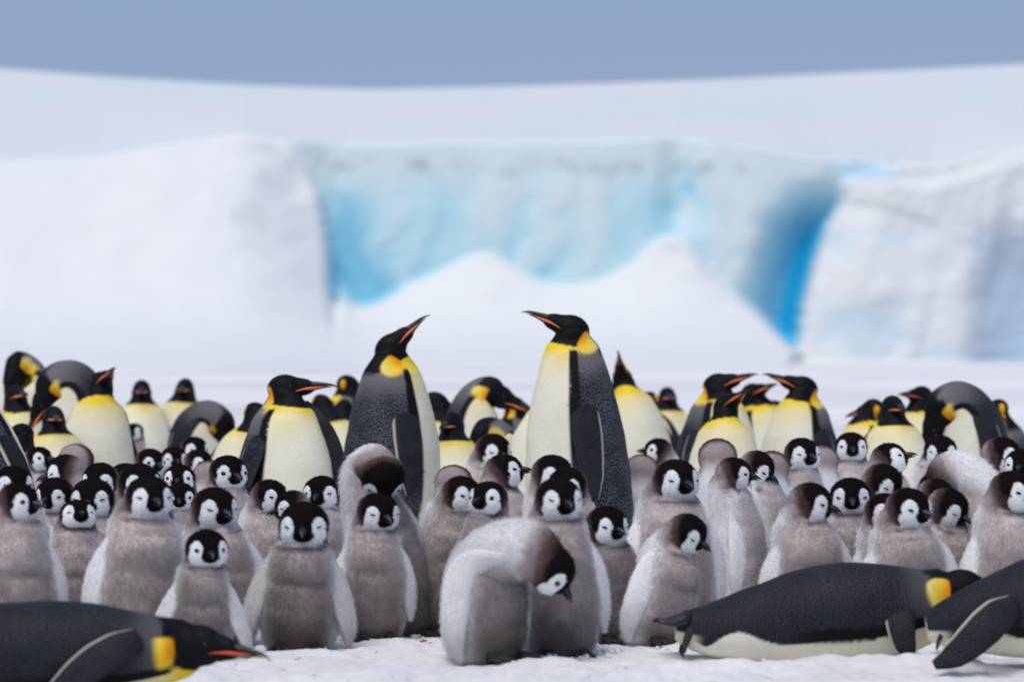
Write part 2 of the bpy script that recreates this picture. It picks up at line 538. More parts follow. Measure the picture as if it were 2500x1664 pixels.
    C[:] = white
    C[:nrow_top] = lerp(white, firn, sstep(0.35, 0.65, gl[:nrow_top])[..., None] * 0.8)
    wm = (~is_snow) & (~blk)
    b = 0.36 + 0.7 * flute + 0.6 * lump
    b += 0.6 * np.exp(-((UF - 790) / 50.0) ** 2) * sstep(400, 470, F) + 0.5 * np.exp(-((UF - 820) / 90.0) ** 2) * sstep(560, 640, F)
    b += 0.10 * np.exp(-np.abs(fan - F) / 60.0) * sstep(1650, 1200, UF)
    b += 0.9 * np.exp(-((UF - 1580) / 22.0) ** 2) * sstep(330, 380, F) * sstep(480, 420, F) + 0.15 * np.exp(-((UF - 1530) / 35.0) ** 2)
    b -= 0.35 * np.exp(-((UF - 1660) / 70.0) ** 2)
    dd = np.clip(1 - (ed - UF) / 150.0, 0, 1) * sstep(370, 450, F)
    b += 0.5 * dd
    b *= sstep(0.3, 6.5, hgt)
    cw = lerp(firn, pale, np.clip(b / 0.35, 0, 1)[..., None])
    cw = lerp(cw, blue, np.clip((b - 0.35) / 0.65, 0, 1)[..., None])
    cw = lerp(cw, deep, (sstep(0.0, 1.0, np.clip(1 - (ed - UF) / np.interp(F, [440, 560, 640, 760, 860], [70, 95, 95, 85, 60]), 0, 1) * 1.7) * sstep(430, 560, F))[..., None])
    band = np.exp(-((F - 382 - 25 * (fbm(p3 * 1.5, 33, 2).reshape(F.shape) - 0.5)) / 16.0) ** 2) * sstep(0.45, 0.75, fbm(np.stack([UF.ravel() * 0.03, F.ravel() * 0.02, 0 * F.ravel()], 1), 21, 3).reshape(F.shape))
    cw = lerp(cw, np.array([0.40, 0.45, 0.47]), (band * 0.75)[..., None])
    Cf = np.where(wm[..., None], cw, white)
    slot = np.exp(-((F - (396 + (UF - 2010) * 0.06)) / 15.0) ** 2) * sstep(1880, 1950, UF) * sstep(2090, 2030, UF)
    cb = lerp(white, np.array([0.58, 0.70, 0.75]), (sstep(500, 560, F) * sstep(0.3, 0.7, lump + 0.5))[..., None])
    cb = lerp(cb, np.array([0.42, 0.54, 0.66]), recess[..., None] * 0.9)
    crack = np.exp(-((F - np.interp(UF, [1950, 2040, 2150, 2240], [462, 476, 512, 560])) / 9.0) ** 2) * sstep(1940, 1975, UF) * sstep(2220, 2120, UF)
    cb = lerp(cb, np.array([0.48, 0.52, 0.50]), crack[..., None] * 0.75)
    Cf = np.where((blk & (F < 836))[..., None], cb, Cf)
    Cf = lerp(Cf, np.array([0.22, 0.60, 0.80]), slot[..., None] * 0.55)
    smear = sstep(0.62, 0.8, fbm(np.stack([UF.ravel() * 0.02, F.ravel() * 0.012, 9 + 0 * F.ravel()], 1), 27, 3).reshape(F.shape)) * (UF < 790) * (UF > 520) * (F < 560)
    Cf = lerp(Cf, np.array([0.62, 0.62, 0.64]), (smear * 0.6)[..., None])
    for _ in range(7):
        Cp = np.pad(Cf, ((1, 1), (1, 1), (0, 0)), mode='edge')
        Cf = (Cp[1:-1, 1:-1] * 4 + Cp[:-2, 1:-1] + Cp[2:, 1:-1] + Cp[1:-1, :-2] + Cp[1:-1, 2:]) / 8
    C[nrow_top:] = Cf
    PX, PY = U * K, V * K
    W = np.stack([(PX - CXP) / FPX * Y, Y, HCAM - (PY - HOR) / FPX * Y], -1)
    # close the glacier behind the skyline
    back = W[0].copy(); back[:, 1] += 500; back[:, 2] -= 2
    W = np.concatenate([back[None], W]); C = np.concatenate([C[:1], C])
    me = make_mesh('ice_shelf', W.reshape(-1, 3), grid_quads(W.shape[0], W.shape[1], False))
    set_col(me, C.reshape(-1, 3))
    o = link('ice_shelf', me, M_ICE)
    o['kind'] = 'structure'
    o['label'] = 'snow covered ice shelf with a blue ice cliff and drifts at its foot'

build_ice()

# ------------------------------------------------------------------ penguins
def frame(yaw, pitch, roll=0.0):
    """lateral, forward, up of a head or body; yaw 0 looks at the camera, +90 to the picture's right."""
    y, p = math.radians(yaw), math.radians(pitch)
    f = np.array([math.sin(y) * math.cos(p), -math.cos(y) * math.cos(p), math.sin(p)])
    u = np.array([-math.sin(y) * math.sin(p), math.cos(y) * math.sin(p), math.cos(p)])
    l = np.array([math.cos(y), math.sin(y), 0.0])
    if roll:
        r = math.radians(roll)
        l, u = l * math.cos(r) + u * math.sin(r), u * math.cos(r) - l * math.sin(r)
    return l, f, u

def ell_exit(d, c, r):
    """distance from the origin to the far surface of an ellipsoid centred c with radii r, along unit rays d."""
    c, r = np.asarray(c, float), np.asarray(r, float)
    a = ((d / r) ** 2).sum(1)
    b = -2 * (d * c / r ** 2).sum(1)
    k = ((c / r) ** 2).sum() - 1
    return (-b + np.sqrt(np.maximum(b * b - 4 * a * k, 0))) / (2 * a)

def smax(a, b, k):
    h = np.clip(0.5 + 0.5 * (a - b) / k, 0, 1)
    return b + (a - b) * h + k * h * (1 - h)

def head_shape(d, adult):
    if adult:
        r = ell_exit(d, (0, 0, 0), (0.84, 1.18, 0.95))
        return smax(r, ell_exit(d, (0, 0.85, 0.13), (0.47, 1.18, 0.60)), 0.22)
    r = ell_exit(d, (0, 0, 0), (1.06, 1.04, 0.95))
    r = smax(r, ell_exit(d, (0, 0.42, -0.14), (0.52, 0.72, 0.46)), 0.12)
    for sx in (-1, 1):
        r = smax(r, ell_exit(d, (sx * 0.3, 0.25, -0.28), (0.70, 0.72, 0.60)), 0.1)
    return r

CH_PROF = ([0, .03, .08, .18, .32, .5, .65, .77, .86, .93, 1.0], [.62, .78, .89, .98, 1.0, .955, .85, .735, .65, .605, .57])
AD_PROF = ([0, .03, .1, .22, .38, .55, .68, .78, .86, .92, .97, 1.0], [.10, .15, .195, .226, .230, .217, .193, .166, .141, .118, .096, .082])
LY_PROF = ([0, .05, .12, .25, .42, .58, .72, .84, .92, 1.0], [.04, .066, .088, .122, .158, .168, .156, .130, .104, .078])

def sweep_body(spine, lat, prof, wk, dk, R, Hf, adult, nb, nh, ns, rng, crop=0.0, rough=0.0):
    """spine: points base -> head centre. Returns verts plus per-vertex body angle, arc below the head, head-local position."""
    C, L = catmull(spine, 160)
    tend = norm(C[-1] - C[-6])
    arc = np.linspace(0, L, 160)
    # ring stations: nb along the body, nh round the head
    st = np.concatenate([np.linspace(0, L - 0.9 * R, nb, endpoint=False), L - 0.9 * R + 1.9 * R * np.sin(np.linspace(0, 1, nh) * np.pi / 2) ** 0.9])
    inside = np.minimum(st, L)
    ctr = np.stack([np.interp(inside, arc, C[:, i]) for i in range(3)], 1) + np.maximum(st - L, 0)[:, None] * tend
    T = norm(np.gradient(C, axis=0))
    T = np.stack([np.interp(inside, arc, T[:, i]) for i in range(3)], 1)
    T = norm(T)
    Lv = norm(lat - (T @ lat)[:, None] * T)
    Fv = np.cross(Lv, T)
    tau = inside / L
    tt = np.linspace(0, 1, 241)
    pr = np.interp(tt, prof[0], prof[1])
    kw = np.hanning(27); kw /= kw.sum()
    sm = np.convolve(np.pad(pr, 13, mode='reflect', reflect_type='odd'), kw, mode='valid')
    pr = lerp(pr, sm, sstep(0.02, 0.10, tt))
    D = np.interp(tau, tt, pr)
    W = D * wk
    D = D * dk
    if adult:                                               # a slim neck under the head however short the bird stands
        bl = (L - st) / R
        W = np.minimum(W, R * np.interp(bl, [0, .7, 1.05, 1.5, 2.0, 3.0, 4.5, 7], [.90, .96, 1.12, 1.62, 2.05, 2.6, 3.2, 9]))
        D = np.minimum(D, R * np.interp(bl, [0, .6, .95, 1.67, 2.7, 4.0, 6, 8], [1.08, 1.32, 1.62, 2.12, 2.5, 3.0, 3.6, 9]))
    over = np.clip((st - L) / R, 0, 1)
    cap = np.sqrt(np.maximum(1 - over ** 2, 0))
    near = sstep(L - 0.7 * R, L + 0.15 * R, st) if adult else sstep(L - 0.75 * R, L + 0.05 * R, st)
    W = lerp(W, R * cap, near); D = lerp(D, R * cap, near)
    th = np.linspace(0, 2 * np.pi, ns, endpoint=False)
    c, s = np.cos(th), np.sin(th)
    Dm = D[:, None] * np.ones(ns)
    if crop:
        front = np.clip(s, 0, 1)[None] ** 1.5
        g = lambda a, m, w: np.exp(-((a - m) / w) ** 2)
        Dm = Dm * (1 + crop * front * (1.3 * g(tau, .66, .09) - 1.0 * g(tau, .545, .035) + 0.5 * g(tau, .38, .16))[:, None])
    if not adult:                                           # thick downy nape
        bl = (L - st) / R
        Dm = Dm + R * 0.24 * (np.clip(-s, 0, 1) ** 1.2)[None] * np.exp(-((bl - 1.0) / 0.75) ** 2)[:, None]
        W = W + R * 0.07 * np.exp(-((bl - 1.25) / 0.6) ** 2)
    V = ctr[:, None] + Lv[:, None] * (W[:, None] * c)[..., None] + Fv[:, None] * (Dm * s)[..., None]
    V = V.reshape(-1, 3)
    below = np.repeat(L - st, ns)
    nrm = norm((Lv[:, None] * c[None, :, None] + Fv[:, None] * s[None, :, None]).reshape(-1, 3))
    if rough:
        sd = int(rng.integers(1, 9999))
        k = 11.0 if not adult else 6.0
        sc = np.array([k, k, k * 1.9]) if not adult else k
        n = (fbm(V * sc, sd, 3) - 0.5) * 2 * rough * sstep(0.6 * R, 1.6 * R, below) * sstep(0, 0.06, np.repeat(st, ns))
        V = V + nrm * n[:, None]
    # head: push the top rings out on to the head's own shape
    H = spine[-1]
    l, f, u = Hf
    w = sstep(1.25 * R, 0.6 * R, below) if adult else sstep(1.02 * R, 0.72 * R, below)
    if not adult:
        fr = norm(V - H) @ f
        w = lerp(w, sstep(1.22 * R, 1.0 * R, below), sstep(0.1, 0.5, fr))
    d = V - H
    dist = np.linalg.norm(d, axis=1)
    dl = np.stack([d @ l, d @ f, d @ u], 1)
    dirl = norm(dl)
    tgt = head_shape(dirl, adult) * R
    if not adult:
        tgt = lerp(tgt, np.maximum(tgt, dist), sstep(0.1, -0.4, dirl[:, 1]) * sstep(0.0, 0.4 * R, below))
    if adult:
        tgt = lerp(tgt, np.maximum(tgt, dist), sstep(-0.15 * R, 0.35 * R, below))
    V = V + (d / np.maximum(dist, 1e-6)[:, None]) * ((tgt - dist) * w)[:, None]
    d = (V - H) / R
    P = np.stack([d @ l, d @ f, d @ u], 1)
    ang = np.tile(th, len(st))
    # pole vertices
    i0, i1 = len(V), len(V) + 1
    top_d = norm(V[-ns:].mean(0) - H)
    tl = np.array([[top_d @ l, top_d @ f, top_d @ u]])
    top = H + top_d * float(head_shape(tl, adult)[0]) * R
    q = grid_quads(len(st), ns)
    j = np.arange(ns)
    n = len(st)
    tr = np.vstack([np.stack([np.full(ns, i0), j, (j + 1) % ns], 1), np.stack([np.full(ns, i1), (n - 1) * ns + (j + 1) % ns, (n - 1) * ns + j], 1)])
    V = np.vstack([V, ctr[0], top])
    P = np.vstack([P, [[0, 0, -9]], (top - H)[None] @ np.stack([l, f, u], 1) / R])
    ang = np.concatenate([ang, [math.pi / 2, math.pi / 2]])
    below = np.concatenate([below, [L, -R]])
    return dict(V=V, q=q, t=tr, P=P, ang=ang, below=below, L=L, ctr=ctr, T=T, Lv=Lv, Fv=Fv, W=W, D=D, st=st, tau=st / L)

TAUPE, PALE, DUSK = np.array([0.385, 0.340, 0.328]), np.array([0.81, 0.805, 0.80]), np.array([0.115, 0.089, 0.082])
CAPBLK, CAPBRN, FACE = np.array([0.009, 0.0065, 0.007]), np.array([0.10, 0.062, 0.058]), np.array([0.86, 0.87, 0.86])

def chick_colour(B, R, tone, rng):
    P, below, L = B['P'], B['below'], B['L']
    V = B['V']
    sd = int(rng.integers(1, 9999))
    n1 = fbm(V * 14, sd, 3) - 0.5
    n2 = fbm(V * 55, sd + 5, 2) - 0.5
    n3 = fbm(V * 120, sd + 9, 2) - 0.5
    sF = np.sin(B['ang'])
    tau = 1 - below / L
    col = np.tile(PALE, (len(V), 1)) * (1 + 0.10 * n1)[:, None]
    front = sstep(0.0, 0.82, sF + 0.4 * n1)
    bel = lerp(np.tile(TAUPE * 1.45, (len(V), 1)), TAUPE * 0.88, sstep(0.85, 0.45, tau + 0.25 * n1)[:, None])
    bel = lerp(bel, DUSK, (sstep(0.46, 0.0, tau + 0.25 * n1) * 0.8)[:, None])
    bel *= (1 + 0.35 * n1 + 0.10 * n2)[:, None] * tone
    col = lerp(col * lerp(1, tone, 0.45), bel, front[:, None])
    # head
    l, f, u = P[:, 0], P[:, 1], P[:, 2]
    r = np.linalg.norm(P, axis=1)
    x, y, z = l / r, f / r, u / r
    az = np.degrees(np.arctan2(np.abs(x), y))
    el = np.degrees(np.arcsin(np.clip(z, -1, 1)))
    chin = sstep(1.24, 1.12, r) * sstep(-0.98, -0.86, u) * sstep(1.25, 1.1, below / R) * sstep(0.0, 0.3, y)
    headw = np.maximum(np.maximum(chin, sstep(0.96, 0.84, below / R)), sstep(1.45, 0.75, below / R) * sstep(0.30, -0.15, y))
    fs, wide = 1.13 + 0.10 * (rng.random() - 0.5), 1 + 0.16 * (rng.random() - 0.5)
    tone = tone * (1 + 0.14 * (rng.random() - 0.5))
    az, el = az * fs * wide, (el + 3 + 6 * (rng.random() - 0.5)) * fs
    face_dir = y * math.cos(math.radians(30)) + z * math.sin(math.radians(30))
    g = np.degrees(np.arccos(np.clip(face_dir, -1, 1))) + 10 * n2 + 8 * n1
    cap = lerp(np.tile(CAPBLK, (len(V), 1)), CAPBRN, sstep(74, 100, g)[:, None])
    cap = lerp(cap, np.array([0.36, 0.305, 0.295]), sstep(96, 124, g)[:, None])
    cap = lerp(cap, PALE * 0.98, (sstep(118, 146, g) * sstep(0.25, 1.1, below / R))[:, None])
    e1 = np.hypot((az - 48) / 25, (el - 4) / 33)
    e2 = np.hypot(az / 74, (el + 42) / 25)
    wf = 1 - np.minimum(e1, e2) + 0.10 * n3 + 0.05 * n2
    wf = np.maximum(wf, 0.9 - np.hypot((az - 54) / 30, (el + 28) / 31))
    bk = 1 - np.hypot(az / 28, (el + 13) / 26)
    bk = np.maximum(bk, 1 - np.hypot(az / 22, (el - 32) / 46))
    white = sstep(0.0, 0.10, wf) * sstep(0.03, -0.07, bk)
    hc = lerp(cap, FACE * (1 + 0.08 * n2)[:, None], white[:, None])
    rim = sstep(-0.80, -0.90, u) * sstep(-1.10, -0.98, u) * sstep(0.0, 0.3, y) * sstep(1.4, 1.2, below / R)
    col = lerp(col, hc, headw[:, None])
    col = lerp(col, CAPBRN * 0.6, (rim * 0.75)[:, None])
    return col

CREAM, YEL, ORG = np.array([0.78, 0.75, 0.59]), np.array([0.84, 0.60, 0.03]), np.array([0.85, 0.30, 0.005])
BACK, ABLK, GREY = np.array([0.013, 0.0145, 0.018]), np.array([0.0045, 0.0045, 0.0055]), np.array([0.27, 0.25, 0.25])

def adult_colour(B, R, rng, edge=76.0, lying=False, eshift=(0.0, 0.0)):
    P, below, L = B['P'], B['below'], B['L']
    V = B['V']
    n = len(V)
    sd = int(rng.integers(1, 9999))
    n1 = fbm(V * 10, sd, 3) - 0.5
    n2 = fbm(V * 70, sd + 5, 2) - 0.5
    az = np.degrees(np.abs(np.arctan2(np.cos(B['ang']), np.sin(B['ang']))))      # 0 on the belly, 180 on the back
    a = below / R
    tau = 1 - below / L
    belly = np.tile(CREAM, (n, 1))
    belly = lerp(belly, np.array([0.86, 0.74, 0.30]), (sstep(3.9, 1.8, a + 1.2 * n1))[:, None] * 0.6)
    belly = lerp(belly, YEL, (sstep(2.25, 1.15, a + 0.8 * n1))[:, None])
    belly = lerp(belly, CREAM * np.array([1.03, 1.05, 1.15]), sstep(7, 11, a)[:, None] * 0.6)
    belly *= (1 + 0.16 * n1 + 0.08 * n2)[:, None]
    n3 = fbm(V * 150, sd + 8, 2) - 0.5
    E = edge + 2.2 * n3 + 5 * n1
    if lying:
        E = E + 24 * np.exp(-((tau - 0.20) / 0.085) ** 2) - 14 * np.exp(-((tau - 0.10) / 0.03) ** 2)
    band = sstep(E - 1, E + 1, az) * sstep(E + 17.5, E + 14.5, az) * sstep(1.30, 1.42, a) * sstep(9.5, 7.5, a)
    isback = sstep(E - 1, E + 1, az)
    dots = isback * (1 - band) * sstep(1.6, 2.6, a)
    back = np.tile(BACK, (n, 1)) * (1 + 0.5 * n1)[:, None]
    back = lerp(back, GREY, (sstep(3.8, 1.5, a + 0.8 * n1))[:, None] * (0.25 if lying else 0.6))
    neck = lerp(np.tile(YEL * np.array([1.0, 1.05, 2.0]), (n, 1)), np.array([0.78, 0.66, 0.30]), sstep(1.2, 1.9, a)[:, None])
    back = lerp(neck, back, (np.maximum(sstep(1.15, 1.75, a + 0.6 * n3 + 0.5 * n1), sstep(92, 112, az)))[:, None])
    nape = sstep(140, 156, az) * sstep(2.0, 1.4, a)
    back = lerp(back, ABLK, nape[:, None])
    col = lerp(belly, back, isback[:, None])
    col = lerp(col, ABLK, band[:, None])
    # head, in the head's own frame
    l, f, u = P[:, 0], P[:, 1], P[:, 2]
    black = sstep(-1.12, -1.06, u + 0.10 * f) * sstep(1.62, 1.55, a) * sstep(-1.95, -1.75, f)
    black = np.maximum(black, sstep(1.05, 0.95, a) * sstep(-1.18, -1.10, u))
    col = lerp(col, ABLK, black[:, None])
    f, u = f - eshift[0], u - eshift[1]
    fe = np.interp(u, [-1.3, -1.0, -0.4, 0.2], [-0.60, -0.64, -0.72, -0.88])
    up = np.interp(-f, [0.7, 0.95, 1.67, 2.2], [0.20, 0.24, 0.06, -0.3])
    da, db, dc = fe - f, up - u, np.abs(l) - 0.30
    sd_ = -np.log(np.exp(-np.clip(7 * da, -20, 20)) + np.exp(-np.clip(7 * db, -20, 20)) + np.exp(-np.clip(7 * dc, -20, 20))) / 7
    ear = sstep(-0.10, 0.0, sd_) * sstep(1.12, 0.80, np.hypot((f + 1.22) / 0.80, (u + 0.42) / 0.86)) * (a < 2.1)
    org = sstep(-1.35, -0.75, f) * sstep(-1.25, -0.35, u)
    ec = lerp(np.tile(YEL * np.array([1.0, 1.0, 1.5]), (n, 1)), ORG, org[:, None])
    ec = lerp(ec, np.array([0.80, 0.68, 0.30]), sstep(1.2, 2.0, -f)[:, None] * 0.7)
    col = lerp(col, ec, (ear * sstep(2.15, 1.7, a))[:, None])
    if lying:                                                                   # pale flank and under-tail
        col = lerp(col, CREAM * 1.02, (sstep(0.10, 0.04, tau) * sstep(84, 70, az))[:, None])
    rest = np.stack([np.arctan2(np.cos(B['ang']), -np.sin(B['ang'])) * 0.19, below, np.zeros(n)], 1)
    return col, dots, rest

def add_hair(name, V, q, col, count, length, rng, parent, Tdir, lscale=None):
    a, b, c, d = (V[q[:, i]] for i in range(4))
    nr = np.cross(c - a, d - b)
    ar = np.linalg.norm(nr, axis=1)
    pr = ar / ar.sum()
    k = rng.choice(len(q), size=count, p=pr)
    uu, vv = rng.random(count), rng.random(count)
    w = np.stack([(1 - uu) * (1 - vv), (1 - uu) * vv, uu * vv, uu * (1 - vv)], 1)
    root = (V[q[k]] * w[..., None]).sum(1)
    hc = (col[q[k]] * w[..., None]).sum(1)
    nn = norm(nr[k])
    le = length * (0.6 + 0.7 * rng.random(count))
    le = np.where(rng.random(count) < 0.10, le * 1.7, le)
    if lscale is not None:
        le = le * lscale[q[k, 0]]
    jit = rng.normal(size=(count, 3)) * 0.28
    down = np.array([0, 0, -1.0])
    dir1 = norm(nn * 1.0 + jit + down * 0.25)
    dir2 = norm(nn * 0.35 + jit + down * 0.9)
    p0 = root - nn * 0.002
    p1 = root + dir1 * (le * 0.5)[:, None]
    p2 = p1 + dir2 * (le * 0.5)[:, None]
    pts = np.stack([p0, p1, p2], 1).reshape(-1, 3)
    cu = bpy.data.hair_curves.new(name)
    cu.add_curves([3] * count)
    cu.attributes['position'].data.foreach_set('vector', pts.astype(np.float32).ravel())
    ra = cu.attributes.get('radius') or cu.attributes.new('radius', 'FLOAT', 'POINT')
    ra.data.foreach_set('value', np.tile(np.array([0.00031, 0.00027, 0.00008], np.float32), count))
    ca = cu.attributes.new('col', 'FLOAT_COLOR', 'CURVE')
    c4 = np.ones((count, 4), np.float32)
    c4[:, :3] = np.clip(hc, 0.003, 0.95)
    ca.data.foreach_set('color', c4.ravel())
    return link(name, cu, M_HAIR, parent)

def ring_at(B, tau, side, back=0.0):
    """surface point, outward normal, ring axes at body fraction tau on one side (+1 / -1), turned back by an angle."""
    i = lambda A: np.array([np.interp(tau, B['tau'], A[:, k]) for k in range(3)])
    c, Lv, Fv, T = i(B['ctr']), i(B['Lv']), i(B['Fv']), i(B['T'])
    W, D = np.interp(tau, B['tau'], B['W']), np.interp(tau, B['tau'], B['D'])
    ph = math.radians(back)
    out = Lv * side * math.cos(ph) - Fv * math.sin(ph)
    p = c + Lv * side * W * math.cos(ph) - Fv * D * math.sin(ph)
    tang = Fv * math.cos(ph) + Lv * side * math.sin(ph)
    return p, norm(out), norm(tang)

def flipper_path(B, side, t0, t1, back, sink, splay, lift=0.006):
    pts = []
    for k in np.linspace(0, 1, 6):
        p, out, tang = ring_at(B, lerp(t0, t1, k), side, back)
        pts.append(p + out * (-sink * (1 - k) ** 2 + lift + splay * k ** 1.6))
    p, out, tang = ring_at(B, lerp(t0, t1, .5), side, back)
    return np.array(pts), tang, out

EYE_CACHE = {}
def unit_sphere(nr=8, ns=12):
    ph = np.linspace(-np.pi / 2, np.pi / 2, nr)[1:-1]
    th = np.linspace(0, 2 * np.pi, ns, endpoint=False)
    V = np.stack([np.outer(np.cos(ph), np.cos(th)), np.outer(np.cos(ph), np.sin(th)), np.outer(np.sin(ph), np.ones(ns))], -1).reshape(-1, 3)
    q = grid_quads(len(ph), ns)[:, ::-1]
    nv = len(V)
    V = np.vstack([V, [[0, 0, -1], [0, 0, 1]]])
    j = np.arange(ns)
    t = np.vstack([np.stack([np.full(ns, nv), (j + 1) % ns, j], 1), np.stack([np.full(ns, nv + 1), nv - ns + j, nv - ns + (j + 1) % ns], 1)])
    return V, q, t

def shared(key, builder, mat):
    if key not in EYE_CACHE:
        v, q, t = builder()
        me = make_mesh(key, v, q, t)
        me.materials.append(mat)
        EYE_CACHE[key] = me
    return EYE_CACHE[key]

def place(name, me, parent, origin, l, f, u, scale):
    from mathutils import Matrix
    o = link(name, me, None, parent)
    s = scale if hasattr(scale, '__len__') else (scale,) * 3
    o.matrix_local = Matrix(((l[0] * s[0], f[0] * s[1], u[0] * s[2], origin[0]), (l[1] * s[0], f[1] * s[1], u[1] * s[2], origin[1]),
                             (l[2] * s[0], f[2] * s[1], u[2] * s[2], origin[2]), (0, 0, 0, 1)))
    return o

X3 = np.array([1.0, 0, 0])
def chick_upper():
    v, q, t, _ = tube([(0, .80, -.04), (0, 1.15, -.07), (0, 1.45, -.15), (0, 1.66, -.28)], [.26, .20, .12, .02], [.19, .15, .10, .02], X3, 12, 12)
    return v, q, t
def chick_lower():
    v, q, t, _ = tube([(0, .78, -.22), (0, 1.1, -.24), (0, 1.36, -.28), (0, 1.52, -.33)], [.22, .17, .10, .02], [.10, .08, .06, .015], X3, 12, 10)
    return v, q, t
def chick_lower_open():
    v, q, t, _ = tube([(0, .78, -.24), (0, 1.08, -.32), (0, 1.32, -.44), (0, 1.45, -.54)], [.22, .17, .10, .02], [.10, .08, .06, .015], X3, 12, 10)
    return v, q, t
def adult_upper():
    v, q, t, _ = tube([(0, 1.45, .24), (0, 2.1, .30), (0, 2.8, .30), (0, 3.25, .22), (0, 3.5, .08)], [.32, .21, .125, .08, .018], [.30, .20, .13, .09, .018], X3, 14, 22)
    return v, q, t
def adult_lower():
    v, q, t, _ = tube([(0, 1.35, -.02), (0, 2.0, .06), (0, 2.7, .13), (0, 3.12, .12)], [.30, .20, .11, .02], [.26, .16, .08, .015], X3, 14, 18)
    return v, q, t
def adult_plate(side):
    def f():
        v, q, t, _ = tube([(side * .67, .72, -.17), (side * .53, 1.12, -.05), (side * .44, 1.5, .03), (side * .29, 2.0, .08), (side * .14, 2.62, .16)],
                          [.02, .05, .065, .055, .012], [.012, .045, .085, .06, .012], X3, 10, 18)
        return v, q, t
    return f
def foot_shape():
    parts = []
    for dx, ln in ((-.35, .9), (0, 1.0), (.35, .9)):
        v, q, t, _ = tube([(dx * .3, -.5, .30), (dx * .5, 0, .30), (dx * 1.1, .5 * ln, .24), (dx * 1.5, .85 * ln, .16)], [.20, .20, .15, .11], [.26, .22, .15, .11], X3, 10, 9)
        parts.append((v, q, t))
        v, q, t, _ = tube([(dx * 1.46, .82 * ln, .19), (dx * 1.58, 1.0 * ln, .17), (dx * 1.66, 1.16 * ln, .04)], [.08, .06, .01], [.08, .06, .01], X3, 8, 6)
        parts.append((v, q, t))
    v, q, t, _ = tube([(0, -.7, .26), (0, -.2, .26), (0, .4, .12)], [.2, .34, .34], [.2, .2, .06], X3, 12, 8)
    parts.append((v, q, t))
    return join(parts)
def tail_shape():
    parts = []
    for k in range(7):
        a = (k - 3) / 3.0
        v, q, t, _ = tube([(a * .35, 0, 0), (a * .6, -.5, -.02 * abs(a)), (a * .75, -1.0 + .16 * abs(a), .02)], [.2, .16, .02], [.10, .05, .01], X3, 8, 6)
        parts.append((v, q, t))
    return join(parts)

SPHERE = lambda: unit_sphere()

def head_parts(root, H, Hf, R, adult, eyes, beak_open=False, red=False):
    l, f, u = Hf
    if adult:
        b = place('beak', shared('beak_upper_adult', adult_upper, M_BLACK), root, H, l, f, u, R)
        c = link('lower_mandible', shared('beak_lower_adult', adult_lower, M_BLACK), None, b)
        for sx in (-1, 1):
            link('mandible_plate', shared('plate_%d_%d' % (sx, red), adult_plate(sx), M_RED if red else M_ORANGE), None, b)
        for sx in (-1, 1):
            d = norm(np.array([sx * .80, .52, .22]))
            p = d * float(head_shape(d[None], True)[0])
            place('eye', shared('eye_ball', SPHERE, M_EYE), root, H + (l * p[0] + f * p[1] + u * p[2]) * R, l, f, u, .006)
        return
    b = place('beak', shared('beak_upper_chick', chick_upper, M_BLACK), root, H, l, f, u, R)
    link('lower_mandible', shared('beak_lower_open', chick_lower_open, M_BLACK) if beak_open else shared('beak_lower_chick', chick_lower, M_BLACK), None, b)
    for sx in (-1, 1):
        az, el = math.radians(41), math.radians(1)
        d = np.array([sx * math.sin(az) * math.cos(el), math.cos(az) * math.cos(el), math.sin(el)])
        p = d * float(head_shape(d[None], False)[0])
        pos = H + (l * p[0] + f * p[1] + u * p[2]) * R
        n = norm(l * d[0] + f * d[1] + u * d[2])
        t = norm(f * .8 - l * sx * .6 - n * ((f * .8 - l * sx * .6) @ n) - u * 0.18)
        up = np.cross(n, t) if sx < 0 else np.cross(t, n)
        k = R / .06
        if eyes == 'open':
            place('eye', shared('eye_ball', SPHERE, M_EYE), root, pos + n * .001, t, n, up, (.0082 * k, .0045 * k, .0072 * k))
        elif eyes == 'half':
            place('eye', shared('eye_ball', SPHERE, M_EYE), root, pos + n * .001, t, n, up, (.0085 * k, .0045 * k, .0040 * k))
        else:
            place('eye', shared('eye_slit', SPHERE, M_LID), root, pos + n * .001, t, n, up, (.0088 * k, .0042 * k, .0021 * k))

def spine_standing(base, H, F, bend, n=9, jut=None):
    """base on the ground -> head centre, leaning towards the head's place, breast pushed forward by bend."""
    out = []
    for k in np.linspace(0, 1, n):
        p = base + np.array([0, 0, (H[2] - base[2]) * k])
        off = (H - base) * (k ** 2.0)
        p[:2] += off[:2]
        p[:2] += (F * bend * math.sin(math.pi * k))[:2]
        if jut is not None:
            p[:2] -= (jut * math.exp(-((k - 0.80) / 0.14) ** 2) * (1 if k < 0.99 else 0))[:2]
        out.append(p)
    return np.array(out)

def finish(root, label, category, group):
    root['label'] = label
    root['category'] = category
    root['group'] = group

